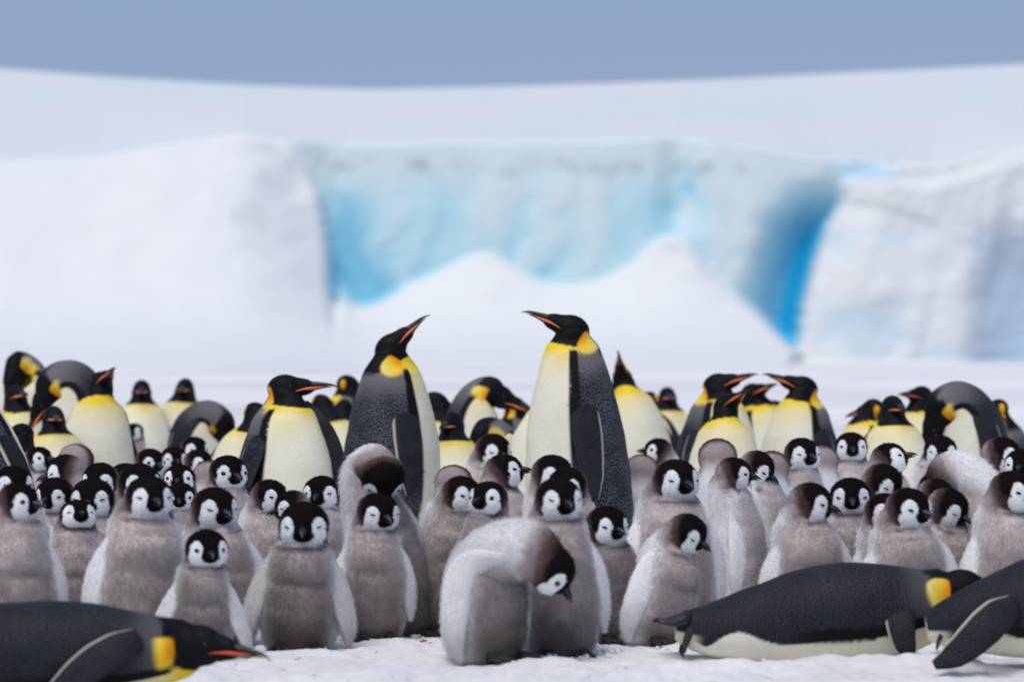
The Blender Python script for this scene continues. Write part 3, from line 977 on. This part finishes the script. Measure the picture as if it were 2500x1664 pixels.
SEED = [100]
def chick(hx, hy, s, r, yaw, pitch, bx, byaw, label, eyes='shut', tone=1.0, W=None, splay=0.0, roll=0, spine=None, crop=None, beak_open=False, fl=(0.72, 0.16), flw=1.0, ft=None):
    SEED[0] += 1
    rng = np.random.default_rng(SEED[0])
    R = r / s * 1.07
    d = depth_of(s)
    X, Y = (bx - CXP) / FPX * d, d
    z0 = float(ground_z(X, Y)[0]) - 0.004
    base = np.array([X, Y, z0])
    Hf = frame(yaw, pitch, roll)
    lb, fb, ub = frame(byaw, 0)
    if spine is None:
        H = unproject(hx, hy, d - 0.03 + 0.0)
        hz = np.array([Hf[1][0], Hf[1][1], 0.0])
        sp = spine_standing(base, H, fb, 0.018, jut=hz * R * 0.30)
    else:
        sp = np.array([unproject(p[0], p[1], d + (p[2] if len(p) > 2 else 0)) for p in spine])
        sp[0, 2] = z0
        H = sp[-1]
    near = s > 690
    Wb = (W * 1.04 if W else 1.85 * r) / s
    ns, nb, nh = (72, 62, 48) if near else (56, 44, 38)
    B = sweep_body(sp, lb, CH_PROF, Wb, Wb * 0.95, R, Hf, False, nb, nh, ns, rng, crop=(0.10 * rng.random() + 0.03) if crop is None else crop, rough=0.009)
    col = chick_colour(B, R, tone, rng)
    root = link('penguin_chick', None)
    root.location = base
    inv = -base
    V = B['V'] + inv
    me = make_mesh('chick_body', V, B['q'], B['t'])
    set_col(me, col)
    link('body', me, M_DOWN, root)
    # flippers
    hv, hq, hcol, hl, off = [V], [B['q']], [col], [np.where(B['below'] < 1.2 * R, 0.5, 1.0)], len(V)
    for side in (-1, 1):
        pts, tang, out = flipper_path(B, side, fl[0], fl[1], -10, 0.030, splay + 0.014, 0.008)
        tang = norm(tang - out * 0.75)
        k = Wb / 0.115
        v, q, t, _ = tube(pts, np.array([.022, .038, .041, .037, .027, .007]) * k * flw, np.array([.018, .020, .018, .015, .012, .006]) * k, tang, 18, 22)
        fc = np.tile(lerp(TAUPE * 1.35, PALE * 1.02, float(np.clip(((tone if ft is None else ft) - 0.62) / 0.42, 0, 1))), (len(v), 1)) * (1 + 0.22 * (fbm(v * 18, SEED[0], 3) - 0.5))[:, None] * lerp(1, tone, 0.4)
        tip = np.concatenate([np.repeat(np.linspace(0, 1, 22), 18), [0, 1]])
        fc = lerp(fc, TAUPE * 1.1 * tone, (sstep(0.55, 1.0, tip) * 0.45)[:, None])
        v = v + inv
        fm = make_mesh('chick_flipper', v, q, t)
        set_col(fm, fc)
        link('flipper', fm, M_DOWN, root)
        hv.append(v); hq.append(q + off); hcol.append(fc); hl.append(np.full(len(v), 0.55)); off += len(v)
    head_parts(root, H + inv, Hf, R, False, eyes, beak_open)
    for side in (-1, 1):
        p = lb * side * Wb * 0.46 + fb * Wb * 0.80 + np.array([0, 0, 0.004])
        place('foot', shared('foot', foot_shape, M_FOOT), root, p, lb, fb, ub, 0.056)
    cnt = int(25000 * min(1.15, (s / 720.0) ** 2))
    add_hair('down', np.vstack(hv), np.vstack(hq), np.vstack(hcol), cnt, 0.013, rng, root, None, np.concatenate(hl))
    finish(root, label, 'chick', 'penguin chicks huddled in the creche')
    return root

def adult(hx, hy, s, yaw, pitch, bx, byaw, label, k=1.0, R=0.066, spine=None, edge=76.0, red=False, detail=1, bend=0.03, splay=0.02, group='adult penguins standing among and behind the chicks',
          lying=False, flippers=True, wk=0.88, base_z=None, fl=(0.74, 0.30), fl_pts=None, dh=0.0, ear=(0.0, 0.0), feet=True, thin=1.0):
    SEED[0] += 1
    rng = np.random.default_rng(SEED[0])
    d = depth_of(s)
    X, Y = (bx - CXP) / FPX * d, d
    z0 = float(ground_z(X, Y)[0]) - 0.004
    base = np.array([X, Y, z0])
    Hf = frame(yaw, pitch)
    lb, fb, ub = frame(byaw, 0)
    if spine is None:
        H = unproject(hx, hy, d + dh)
        sp = spine_standing(base, H, fb, bend)
    else:
        sp = np.array([unproject(p[0], p[1], d + (p[2] if len(p) > 2 else 0)) for p in spine])
        if not lying:
            sp[0, 2] = z0
        H = sp[-1]
    ns, nb, nh = ((112, 140, 64), (92, 96, 52), (68, 66, 44))[0 if detail == 2 else 1 if detail == 1 else 2]
    prof = LY_PROF if lying else AD_PROF
    B = sweep_body(sp, lb, prof, k * wk * thin, k * thin, R * k, Hf, True, nb, nh, ns, rng, rough=0.006)
    col, dots, rest = adult_colour(B, R * k, rng, edge, lying, ear)
    if lying:
        flo = z0 - 0.018
        zz = B['V'][:, 2]
        B['V'][:, 2] = np.where(zz < flo + 0.025, flo + 0.025 * np.exp(np.minimum((zz - flo - 0.025) / 0.025, 0)), zz)
    if lying:
        base = np.array([sp[0][0], sp[0][1], z0])
    root = link('adult_penguin', None)
    root.location = base
    inv = -base
    me = make_mesh('adult_body', B['V'] + inv, B['q'], B['t'])
    set_col(me, col, dots * (0.15 if lying else 0.85 if detail == 2 else 0.22))
    set_rest(me, rest)
    link('body', me, M_FEATHER, root)
    if flippers:
        for side in (-1, 1):
            fw = 1.0
            if fl_pts is not None and fl_pts.get(side) is not None:
                pts = np.array([unproject(p[0], p[1], d + p[2]) for p in fl_pts[side]])
                tang = np.array(fl_pts.get('lat', (1, 0, 0)), float)
                fw = fl_pts.get('w', 1.0)
            else:
                sp_ = splay[0 if side < 0 else 1] if hasattr(splay, '__len__') else splay
                pts, tang, _o = flipper_path(B, side, fl[0], fl[1], 6, 0.035, sp_, 0.008)
            wv = np.array([.045, .064, .068, .062, .050, .018]) * k * fw
            v, q, t, (c, sn) = tube(pts, wv, np.array([.022, .018, .014, .011, .008, .004]) * k, tang, 20, 30)
            n = len(v)
            cc = np.concatenate([np.tile(c, 30), [0, 0]])
            ss = np.concatenate([np.tile(sn, 30), [0, 0]])
            fc = np.tile(BACK * 0.8, (n, 1))
            # pale inner face and thin pale hind edge
            Lt = norm(tang); 
            inner = np.concatenate([np.tile(sn, 30), [0, 0]]) * (side)
            fc = lerp(fc, CREAM, (sstep(-0.90, -0.97, cc) * 0.8)[:, None])
            fm = make_mesh('adult_flipper', v + inv, q, t)
            set_col(fm, fc, np.full(n, 0.18))
            set_rest(fm, np.stack([v[:, 0] + v[:, 1], v[:, 2], v[:, 0] * 0], 1) * 1.6)
            link('flipper', fm, M_FEATHER, root)
    head_parts(root, H + inv, Hf, R * k, True, None, red=red)
    if not lying:
        if feet:
            for side in (-1, 1):
                p = lb * side * 0.075 * k + fb * 0.10 * k
                place('foot', shared('foot', foot_shape, M_FOOT), root, p, lb, fb, ub, 0.075 * k)
        p = -fb * 0.11 * k + np.array([0, 0, 0.10])
        f2 = norm(fb + np.array([0, 0, 0.75])); u2 = norm(np.array([0, 0, 1.0]) - f2 * f2[2])
        place('tail', shared('tail', tail_shape, M_BLACK), root, p, lb, f2, u2, 0.13 * k)
    finish(root, label, 'penguin', group)
    return root, B

# ------------------------------------------------------------------ the colony
# --- adults that stand out
TALL_R, _b = adult(1396, 804, 550, -90, 17, 1436, -82, 'tallest adult penguin facing a second tall one, beak raised over the chicks', detail=2, bend=0.035, k=1.03)
TALL_L, _b = adult(954, 850, 532, 84, 38, 946, 120, 'tall adult penguin seen from behind with beak tilted steeply skyward', detail=2, bend=0.02, k=1.03, ear=(0.72, -0.62))
adult(696, 949, 545, 84, 0, 684, 50, 'hunched adult penguin with level beak standing behind the tall skyward-looking one', detail=2, bend=0.02, splay=0.05, k=1.04,
      fl_pts={-1: None, 1: [(738, 992, .03), (762, 1020, -.02), (790, 1060, -.04), (810, 1100, -.05), (824, 1150, -.05), (830, 1200, -.04)], 'lat': (1, -.3, .35), 'w': .8})
adult(628, 1015, 490, 60, -40, 585, 5, 'adult penguin half hidden behind the hunched one, only cream flank showing', detail=1)
adult(-115, 935, 600, -90, 0, -34, 160, 'dark backed adult penguin cut off by the frame beside small chicks', detail=2)

# --- adults far behind, left side
bg = dict(detail=0)
adult(0, 0, 430, -35, -72, 75, -15, 'adult penguin preening with bowed head behind the other bowing adult', spine=[(75, 1264), (76, 1120), (74, 1000), (62, 935), (44, 905, -.06), (33, 922, -.12)], **bg)
adult(37, 968, 460, 25, 0, 60, 15, 'adult penguin with orange beak stripe before the preening adult', **bg)
adult(0, 0, 470, -72, -68, 200, -72, 'adult penguin bowing deeply with its back arched high, next to an upright adult', spine=[(205, 1302), (212, 1150), (206, 1020), (182, 948), (142, 938), (108, 978)], thin=0.86, detail=1)
adult(246, 938, 490, 26, 18, 232, 4, 'broad cream-breasted adult penguin with beak turned aside and slightly raised beside the arched bowing adult', detail=1, k=1.02)
adult(346, 951, 390, 4, -8, 345, 5, 'adult penguin facing forward, wide yellow breast behind a tiny chick', **bg)
adult(452, 947, 385, -4, -8, 449, -20, 'adult penguin facing forward behind a dark bowing adult', **bg)
adult(0, 0, 440, 70, -65, 480, 62, 'dark bowing adult penguin arched over chicks', spine=[(482, 1274), (478, 1150), (476, 1070), (500, 1030), (533, 1036), (548, 1075)], thin=0.72, **bg)
adult(131, 1019, 500, 12, -6, 139, 5, 'adult penguin with low black head and bright yellow breast', detail=1, k=0.92)
adult(52, 1062, 525, -35, -5, 58, -20, 'adult penguin peeking out past the dark backed adult', k=0.9, **bg)
# --- adults behind the two tall ones
adult(850, 942, 420, 130, -25, 856, -140, 'adult penguin mostly hidden behind the skyward-looking adult', **bg)
adult(788, 994, 450, 60, -52, 818, 30, 'adult penguin bowing between the hunched and the skyward-looking adults', **bg)
adult(838, 1004, 435, -35, -55, 852, -10, 'bowed adult penguin pressed against the skyward-looking one', k=0.95, **bg)
adult(1066, 985, 440, 86, -34, 1042, 70, 'adult penguin with orange ear patch emerging past the skyward-looking one', **bg)
adult(1104, 1034, 500, -16, -8, 1112, -5, 'black-headed adult penguin facing forward between the two tall adults', detail=1, k=0.95)
adult(0, 0, 450, 74, -30, 1160, 56, 'grey-backed adult penguin stooping forward between the two tall adults', spine=[(1155, 1283), (1153, 1140), (1152, 1040), (1166, 985), (1194, 960), (1222, 968)], thin=0.82, detail=1)
adult(1257, 993, 440, 140, -12, 1247, 150, 'small adult penguin seen from behind next to the stooping one', k=0.92, **bg)
adult(0, 0, 490, -50, -70, 1218, -15, 'cream adult penguin curled down with its head hidden below the stooping one', spine=[(1220, 1320), (1220, 1200), (1214, 1110), (1200, 1078), (1182, 1076, -.04), (1166, 1100, -.08)], thin=0.8, **bg)
adult(1365, 965, 505, 60, -20, 1312, -20, 'adult penguin hidden behind the tallest one except for its cream side', detail=1, k=0.95)
# --- adults behind, right side
adult(1520, 928, 450, -12, 44, 1560, 10, 'adult penguin raising its pointed beak right behind the tallest one', **bg)
adult(1629, 968, 380, 5, -6, 1628, 8, 'adult penguin facing forward with yellow breast, beside one tucking its head', **bg)
adult(1580, 982, 390, -80, -42, 1604, -30, 'adult penguin tucking its head down beside a forward facing one', **bg)
adult(1752, 941, 480, 66, 12, 1718, 58, 'adult penguin whose beak nearly meets the beak of a facing partner, back dark', detail=1, bend=0.05)
adult(1772, 993, 512, 30, 20, 1760, 2, 'cream-fronted adult penguin with raised orange beak in front of the facing pair', detail=1, k=0.97)
adult(1836, 962, 430, 38, 12, 1852, 60, 'adult penguin standing between the facing pair', **bg)
adult(1961, 947, 470, -84, 16, 1978, -58, 'adult penguin leaning over to face its partner with beak raised', detail=1, bend=0.05)
adult(1896, 1004, 400, 90, -40, 1888, 60, 'adult penguin glimpsed in the gap within the facing pair', **bg)
adult(2179, 995, 500, 12, -6, 2180, 4, 'adult penguin with wide cream breast looking forward between chicks', detail=1, k=0.97)
adult(2130, 1000, 450, -140, -15, 2128, -80, 'adult penguin turned away behind the wide cream-breasted one', k=0.95, **bg)
adult(2250, 968, 430, -42, 0, 2246, -30, 'adult penguin in profile with red beak beside a bowing adult', red=True, **bg)
adult(0, 0, 480, -75, -70, 2370, -72, 'adult penguin bowing with its neck arched and beak at its breast', spine=[(2372, 1311), (2380, 1160), (2376, 1050), (2348, 994), (2308, 994), (2282, 1036)], thin=0.80, detail=1, red=True)
adult(2434, 1001, 440, -135, -28, 2462, -140, 'dark adult penguin seen from behind with bent head next to the arched one', k=0.95, **bg)

# --- adults lying on their bellies in the snow
LG = 'adult penguins lying on their bellies in front'
adult(0, 0, 905, 75, -12, 100, 90, 'adult penguin lying on its belly with head and red beak in full view', lying=True, red=True, detail=2, edge=50,
      spine=[(-420, 1640), (-250, 1612), (-60, 1598), (150, 1594), (320, 1592), (420, 1584), (488, 1574)], k=0.86, wk=1.0, R=0.068, group=LG,
      fl_pts={1: None, -1: [(335, 1560, -.10), (290, 1580, -.14), (235, 1612, -.16), (185, 1650, -.17), (140, 1690, -.17), (95, 1720, -.16)], 'lat': (.5, -.3, -.85), 'w': .85})
L2, B2 = adult(0, 0, 804, 90, -16, 2000, 90, 'adult penguin lying flat with tail raised and head behind its neighbour', lying=True, detail=2, edge=62,
      spine=[(1650, 1530), (1740, 1536), (1870, 1522), (2010, 1502), (2150, 1492), (2245, 1478), (2310, 1456), (2352, 1436)], k=0.93, wk=1.0, R=0.066, group=LG,
      fl_pts={1: None, -1: [(2196, 1462, -.06), (2196, 1496, -.125), (2200, 1530, -.155), (2206, 1562, -.165), (2216, 1588, -.165), (2228, 1606, -.15)], 'lat': (1, -.15, 0), 'w': 0.72})
L3, B3 = adult(0, 0, 826, 90, 5, 2500, 90, 'adult penguin lying with a long flipper stretched to the snow, rear end pale', lying=True, detail=2, edge=58,
      spine=[(2262, 1530), (2330, 1520), (2440, 1500), (2560, 1478), (2690, 1455), (2790, 1425), (2870, 1390)], k=0.95, wk=1.0, group=LG,
      fl_pts={1: None, -1: [(2475, 1478, -.12), (2432, 1505, -.165), (2390, 1545, -.19), (2350, 1582, -.20), (2315, 1606, -.20), (2280, 1622, -.20)], 'lat': (.5, -.3, -.85), 'w': .85})
for root, s, tl, ts, ft in ((L2, 804, (1668, 1508), 0.11, [(1690, 1560, -.05), (1682, 1572, -.07)]), (L3, 826, (2285, 1512), 0.05, [(2300, 1562, -.05)])):
    d = depth_of(s)
    o = np.array(root.location)
    f2 = norm(np.array([1, 0, 0.12])); u2 = norm(np.array([-0.12, 0, 1.0])); l2 = np.array([0, 1.0, 0])
    place('tail', shared('tail', tail_shape, M_BLACK), root, unproject(tl[0] + 12, tl[1], d) - o, l2, f2, u2, (ts, ts, ts * 2.2))
    for i, (fx, fy, dd) in enumerate(ft):
        p = unproject(fx, fy, d + dd + 0.14 * i) - o
        p[2] = max(p[2], 0.02)
        place('foot', shared('foot', foot_shape, M_FOOT), root, p, np.array([0, 1.0, 0]), norm(np.array([-.45, 0, -1.0])), norm(np.array([-1.0, 0, .45])), 0.055 if ts > 0.1 else 0.030)

# --- chicks: head centre, px per metre, head radius px, head yaw and pitch, body x and yaw
chick(43, 1224, 778, 45, 62, 0, 46, 20, 'chick in profile with open dark eye standing behind the lying adult\'s back', eyes='open', tone=.98, W=88)
chick(31, 1180, 722, 42, 28, -5, 62, 10, 'chick half hidden behind the dark-eyed profile chick', W=84, tone=1.05)
chick(135, 1207, 700, 41, -24, -8, 142, 0, 'chick with lowered beak next to a sleepy round-faced chick', eyes='half')
chick(226, 1214, 705, 46, -8, -6, 232, 0, 'sleepy round-faced chick behind the small chin-up chick', tone=.92)
chick(189, 1258, 745, 37, 20, 16, 184, 4, 'small chick with its chin tipped up', eyes='shut', W=76, tone=.95)
chick(245, 1168, 642, 38, -18, -12, 255, 0, 'chick peering from behind the sleepy round-faced chick')
chick(160, 1152, 622, 42, -80, -8, 186, -40, 'chick laying its dark head sideways toward the dark backed adult', W=78)
chick(363, 1212, 778, 50, 24, -2, 344, 8, 'large plump chick with closed eyes, flippers hanging at its sides', W=110, tone=.98, crop=.05)
chick(340, 1178, 705, 46, 30, 0, 346, 20, 'chick whose brown crown shows right behind the large plump chick')
chick(438, 1168, 622, 34, -2, 2, 440, 0, 'bright-eyed chick looking straight ahead above another small chick', eyes='open')
chick(440, 1212, 662, 33, 2, -4, 446, 5, 'small chick wedged below the bright-eyed one', eyes='open', tone=.95)
chick(556, 1152, 645, 40, 32, -4, 545, 15, 'open-eyed chick leaning against the hunched adult', eyes='open', tone=1.1)
chick(522, 1239, 750, 49, 36, -5, 534, 12, 'chick with closed eyes and plump chest behind the short spread-winged chick', W=96)
chick(504, 1338, 792, 44, 18, -6, 488, 4, 'short chick holding its flippers away from its body', eyes='open', tone=.80, ft=1.0, W=72, splay=.05, crop=.12, fl=(.74, .10))
chick(742, 1278, 772, 52, 0, -9, 730, 0, 'brown chick facing forward with both flippers hanging clear down to the snow', tone=.70, ft=.86, W=90, crop=.14, splay=.04, fl=(.76, .04), flw=1.05)
chick(657, 1210, 702, 39, 52, -4, 634, 20, 'chick in three-quarter profile in front of the hunched adult', eyes='half', W=72, tone=1.08)
chick(714, 1236, 728, 38, -75, -8, 762, -50, 'dark-capped chick resting its beak sideways above the brown chick', W=72, tone=.9)
chick(786, 1201, 672, 39, -14, -4, 790, 0, 'chick with half closed eyes below the hunched adult\'s flipper', eyes='half')
chick(0, 0, 738, 47, 18, -72, 962, 30, 'tall chick folding its head down onto its breast before the skyward-looking adult', tone=.86, W=84,
      spine=[(968, 1556), (966, 1450), (945, 1340), (908, 1240), (893, 1178), (908, 1146, -.02), (934, 1158, -.07)])
chick(922, 1248, 752, 44, 30, -10, 904, 8, 'chick with drooping eyelids standing in front of the folded-over tall chick', W=80, tone=.98, crop=.09)
chick(1126, 1206, 732, 43, 46, -4, 1072, 15, 'chick leaning its head on a wide-eyed neighbour', eyes='half', W=80, tone=.85)
chick(1193, 1217, 742, 41, -32, 4, 1176, -10, 'wide-eyed dark-hooded chick behind the deeply bowing pale chick', eyes='open', tone=.74, W=72)
chick(1228, 1152, 642, 43, 78, 12, 1230, 30, 'chick in profile with beak pointing to the tallest adult', eyes='half', W=78, tone=1.1)
chick(1203, 1098, 545, 39, 38, -10, 1172, 10, 'chick dozing beneath the grey-backed stooping adult', W=70, tone=1.1)
chick(1348, 1156, 652, 45, 40, -6, 1345, 20, 'upper of three stacked chick heads against the tallest adult\'s belly', W=76)
chick(1386, 1182, 692, 41, -22, -12, 1392, 0, 'open-eyed chick squeezed between two others before the tallest adult', eyes='open', W=72)
chick(1362, 1216, 788, 49, 24, -4, 1362, 10, 'pale-shouldered tall chick standing right behind the bowing chick\'s head', W=94, tone=.92, ft=1.1, crop=.06)
chick(0, 0, 808, 55, 70, -48, 1188, 45, 'pale chick bowing deeply to the snow with one open eye', eyes='open', tone=.76, ft=1.1, W=100, crop=.14, fl=(.80, .02), flw=1.1, splay=.012,
      spine=[(1186, 1618), (1182, 1540), (1184, 1450), (1200, 1385), (1242, 1350, -.04), (1296, 1352, -.07), (1344, 1386, -.09)])
chick(1480, 1282, 755, 45, 36, -5, 1486, 20, 'dark brown chick standing between the tall pale chick and a leaning one', tone=.62, W=80, eyes='half')
chick(1649, 1171, 716, 49, 28, -2, 1634, 8, 'plump chick with squinting eyes towering over the leaning pale chick', W=104, tone=1.05)
chick(1676, 1300, 760, 45, 58, -24, 1588, 40, 'pale chick leaning forward with its head low, beside the lying adult\'s tail', tone=1.12, W=82, crop=.10, fl=(.80, .05), flw=1.1)
chick(1790, 1156, 692, 39, 80, -2, 1784, 80, 'chick seen from the side with long pale back and flippers', W=74, tone=1.1, eyes='half')
chick(1848, 1140, 642, 39, 64, -26, 1868, 60, 'chick with lowered dark head behind the side-on pale-backed chick', W=80, tone=.95, eyes='half')
chick(1957, 1107, 582, 38, 30, -2, 1946, 5, 'round upright chick with smooth brown chest before the leaning adult', tone=.85, W=74)
chick(2078, 1090, 542, 35, 0, 0, 2070, 0, 'chick facing straight ahead, white cheeks on both sides, under the cream-breasted adult', tone=1.05, eyes='half')
chick(2169, 1122, 622, 40, 76, 20, 2162, 40, 'chick lifting its beak above a sleeping chick', eyes='half', W=74)
chick(2154, 1178, 682, 45, 48, -20, 2150, 30, 'sleeping chick with its head drooped, below the beak-lifting chick', W=78)
chick(2076, 1210, 712, 43, 0, -6, 2086, 0, 'chick staring forward while a neighbour\'s beak touches its cheek', eyes='half', W=74, tone=.9)
chick(1978, 1226, 742, 47, 70, -8, 1966, 12, 'chick touching a neighbour\'s cheek with its beak, standing behind the lying adult', eyes='half', W=92, tone=1.0)
chick(2217, 1241, 748, 49, 42, -4, 2214, 6, 'chick with pale shoulders and round body above the lying adult\'s neck', eyes='half', W=100, tone=.98)
chick(2158, 1246, 726, 41, 30, -5, 2160, 10, 'chick mostly hidden behind the pale-shouldered round-bodied one')
chick(2314, 1238, 732, 45, 56, -24, 2318, 40, 'drowsy chick with slightly parted beak', beak_open=True, W=74, tone=.92)
chick(2284, 1212, 712, 42, 60, -20, 2278, 40, 'chick whose brown nape shows behind the drowsy parted-beak chick')
chick(0, 0, 692, 45, -80, -62, 2392, -60, 'hump-backed chick preening with its head tucked under its flipper', tone=1.0, W=88,
      spine=[(2396, 1512), (2398, 1400), (2394, 1270), (2374, 1192), (2330, 1166), (2288, 1196)])
chick(2470, 1200, 742, 50, 50, -2, 2450, 10, 'pale chick cut by the frame above the long-flippered lying adult', eyes='half', W=92, tone=1.08)
chick(2444, 1110, 602, 43, 66, -8, 2430, 20, 'chick in profile resting behind the hump-backed chick', W=76, tone=1.08)
chick(2296, 1098, 552, 35, 0, -8, 2270, 5, 'narrow-faced chick looking down before the arched bowing adult', W=66)
chick(2496, 1134, 622, 38, -18, 0, 2510, 0, 'chick just entering the frame beside the resting profile chick', eyes='half')
chick(1752, 1112, 602, 41, 178, -10, 1752, 178, 'chick turned away showing a brown hood, before the cream-fronted adult', W=70)
chick(1884, 1138, 598, 37, 178, -12, 1884, 178, 'turned-away chick with only its crown showing by the round upright chick', W=62)
chick(1608, 1102, 522, 32, -72, 10, 1632, -60, 'dark-headed chick in profile beneath the adult with yellow breast', W=56, eyes='open', tone=.8)
chick(1566, 1146, 535, 36, 172, -22, 1562, 178, 'pale hood of a turned-away chick pressed to the tallest adult\'s back', W=56, tone=1.15)
chick(2006, 1122, 560, 36, 180, -12, 2004, 178, 'pale turned-away chick behind the round upright chick', W=62, tone=1.15)
chick(1108, 1176, 642, 40, 168, -25, 1104, 178, 'pale round back of a chick beside the skyward-looking adult', W=74, tone=1.15)
chick(94, 1122, 562, 31, 52, 10, 112, 20, 'chick with raised beak beside the dark backed adult', eyes='open', W=60, tone=1.05)
chick(186, 1122, 575, 38, 160, -28, 190, 175, 'pale bowed chick below the low black-headed adult', W=72, tone=1.12)
chick(328, 1053, 425, 20, -10, 0, 326, 0, 'tiny faraway chick standing against an adult\'s yellow belly', W=36, tone=.9)
chick(366, 1127, 545, 32, 42, -4, 372, 20, 'chick with grey cheek in the gap behind the large plump chick', eyes='open', W=58)
chick(424, 1118, 525, 28, 20, -4, 424, 10, 'small chick with muddy face behind the bright-eyed chick', eyes='half', W=50, tone=.7)
chick(484, 1128, 545, 31, 52, -4, 490, 20, 'chick in three-quarter view under the dark bowing adult', eyes='open', W=56)
chick(474, 1095, 505, 29, 36, -6, 468, 20, 'chick hood tucked beneath the dark bowing adult\'s breast', eyes='half', W=52)
chick(512, 1160, 580, 36, 170, -15, 512, 178, 'turned-away chick between the bright-eyed and open-eyed chicks', W=62, tone=1.05)
chick(306, 1168, 612, 37, -30, -4, 308, 0, 'chick showing one white cheek behind the large plump chick', eyes='half', W=64)

# --- krill scraps dropped on the snow
for i, (px, py, sc, lab) in enumerate(((1026, 1582, 1.3, 'longer red krill scrap dropped on trampled snow beside the bowing pale chick'), (1046, 1579, 0.8, 'shorter red krill crumb lying next to the longer scrap on the snow'))):
    d = HCAM * FPX / (py - HOR)
    x = (px - CXP) / FPX * d
    v, q, t, _ = tube([(0, 0, 0), (.008, .003, .003), (.018, .002, .002)], [.002, .004, .001], [.002, .003, .001], (0, 1, 0), 8, 6)
    o = link('krill_scrap', make_mesh('krill_scrap', v * sc, q, t), M_KRILL)
    o.location = (x, d, float(ground_z(x, d)[0]) + 0.003)
    o.rotation_euler[2] = i * 0.5
    o['label'] = lab
    o['category'] = 'krill'
    o['group'] = 'krill scraps on the snow'
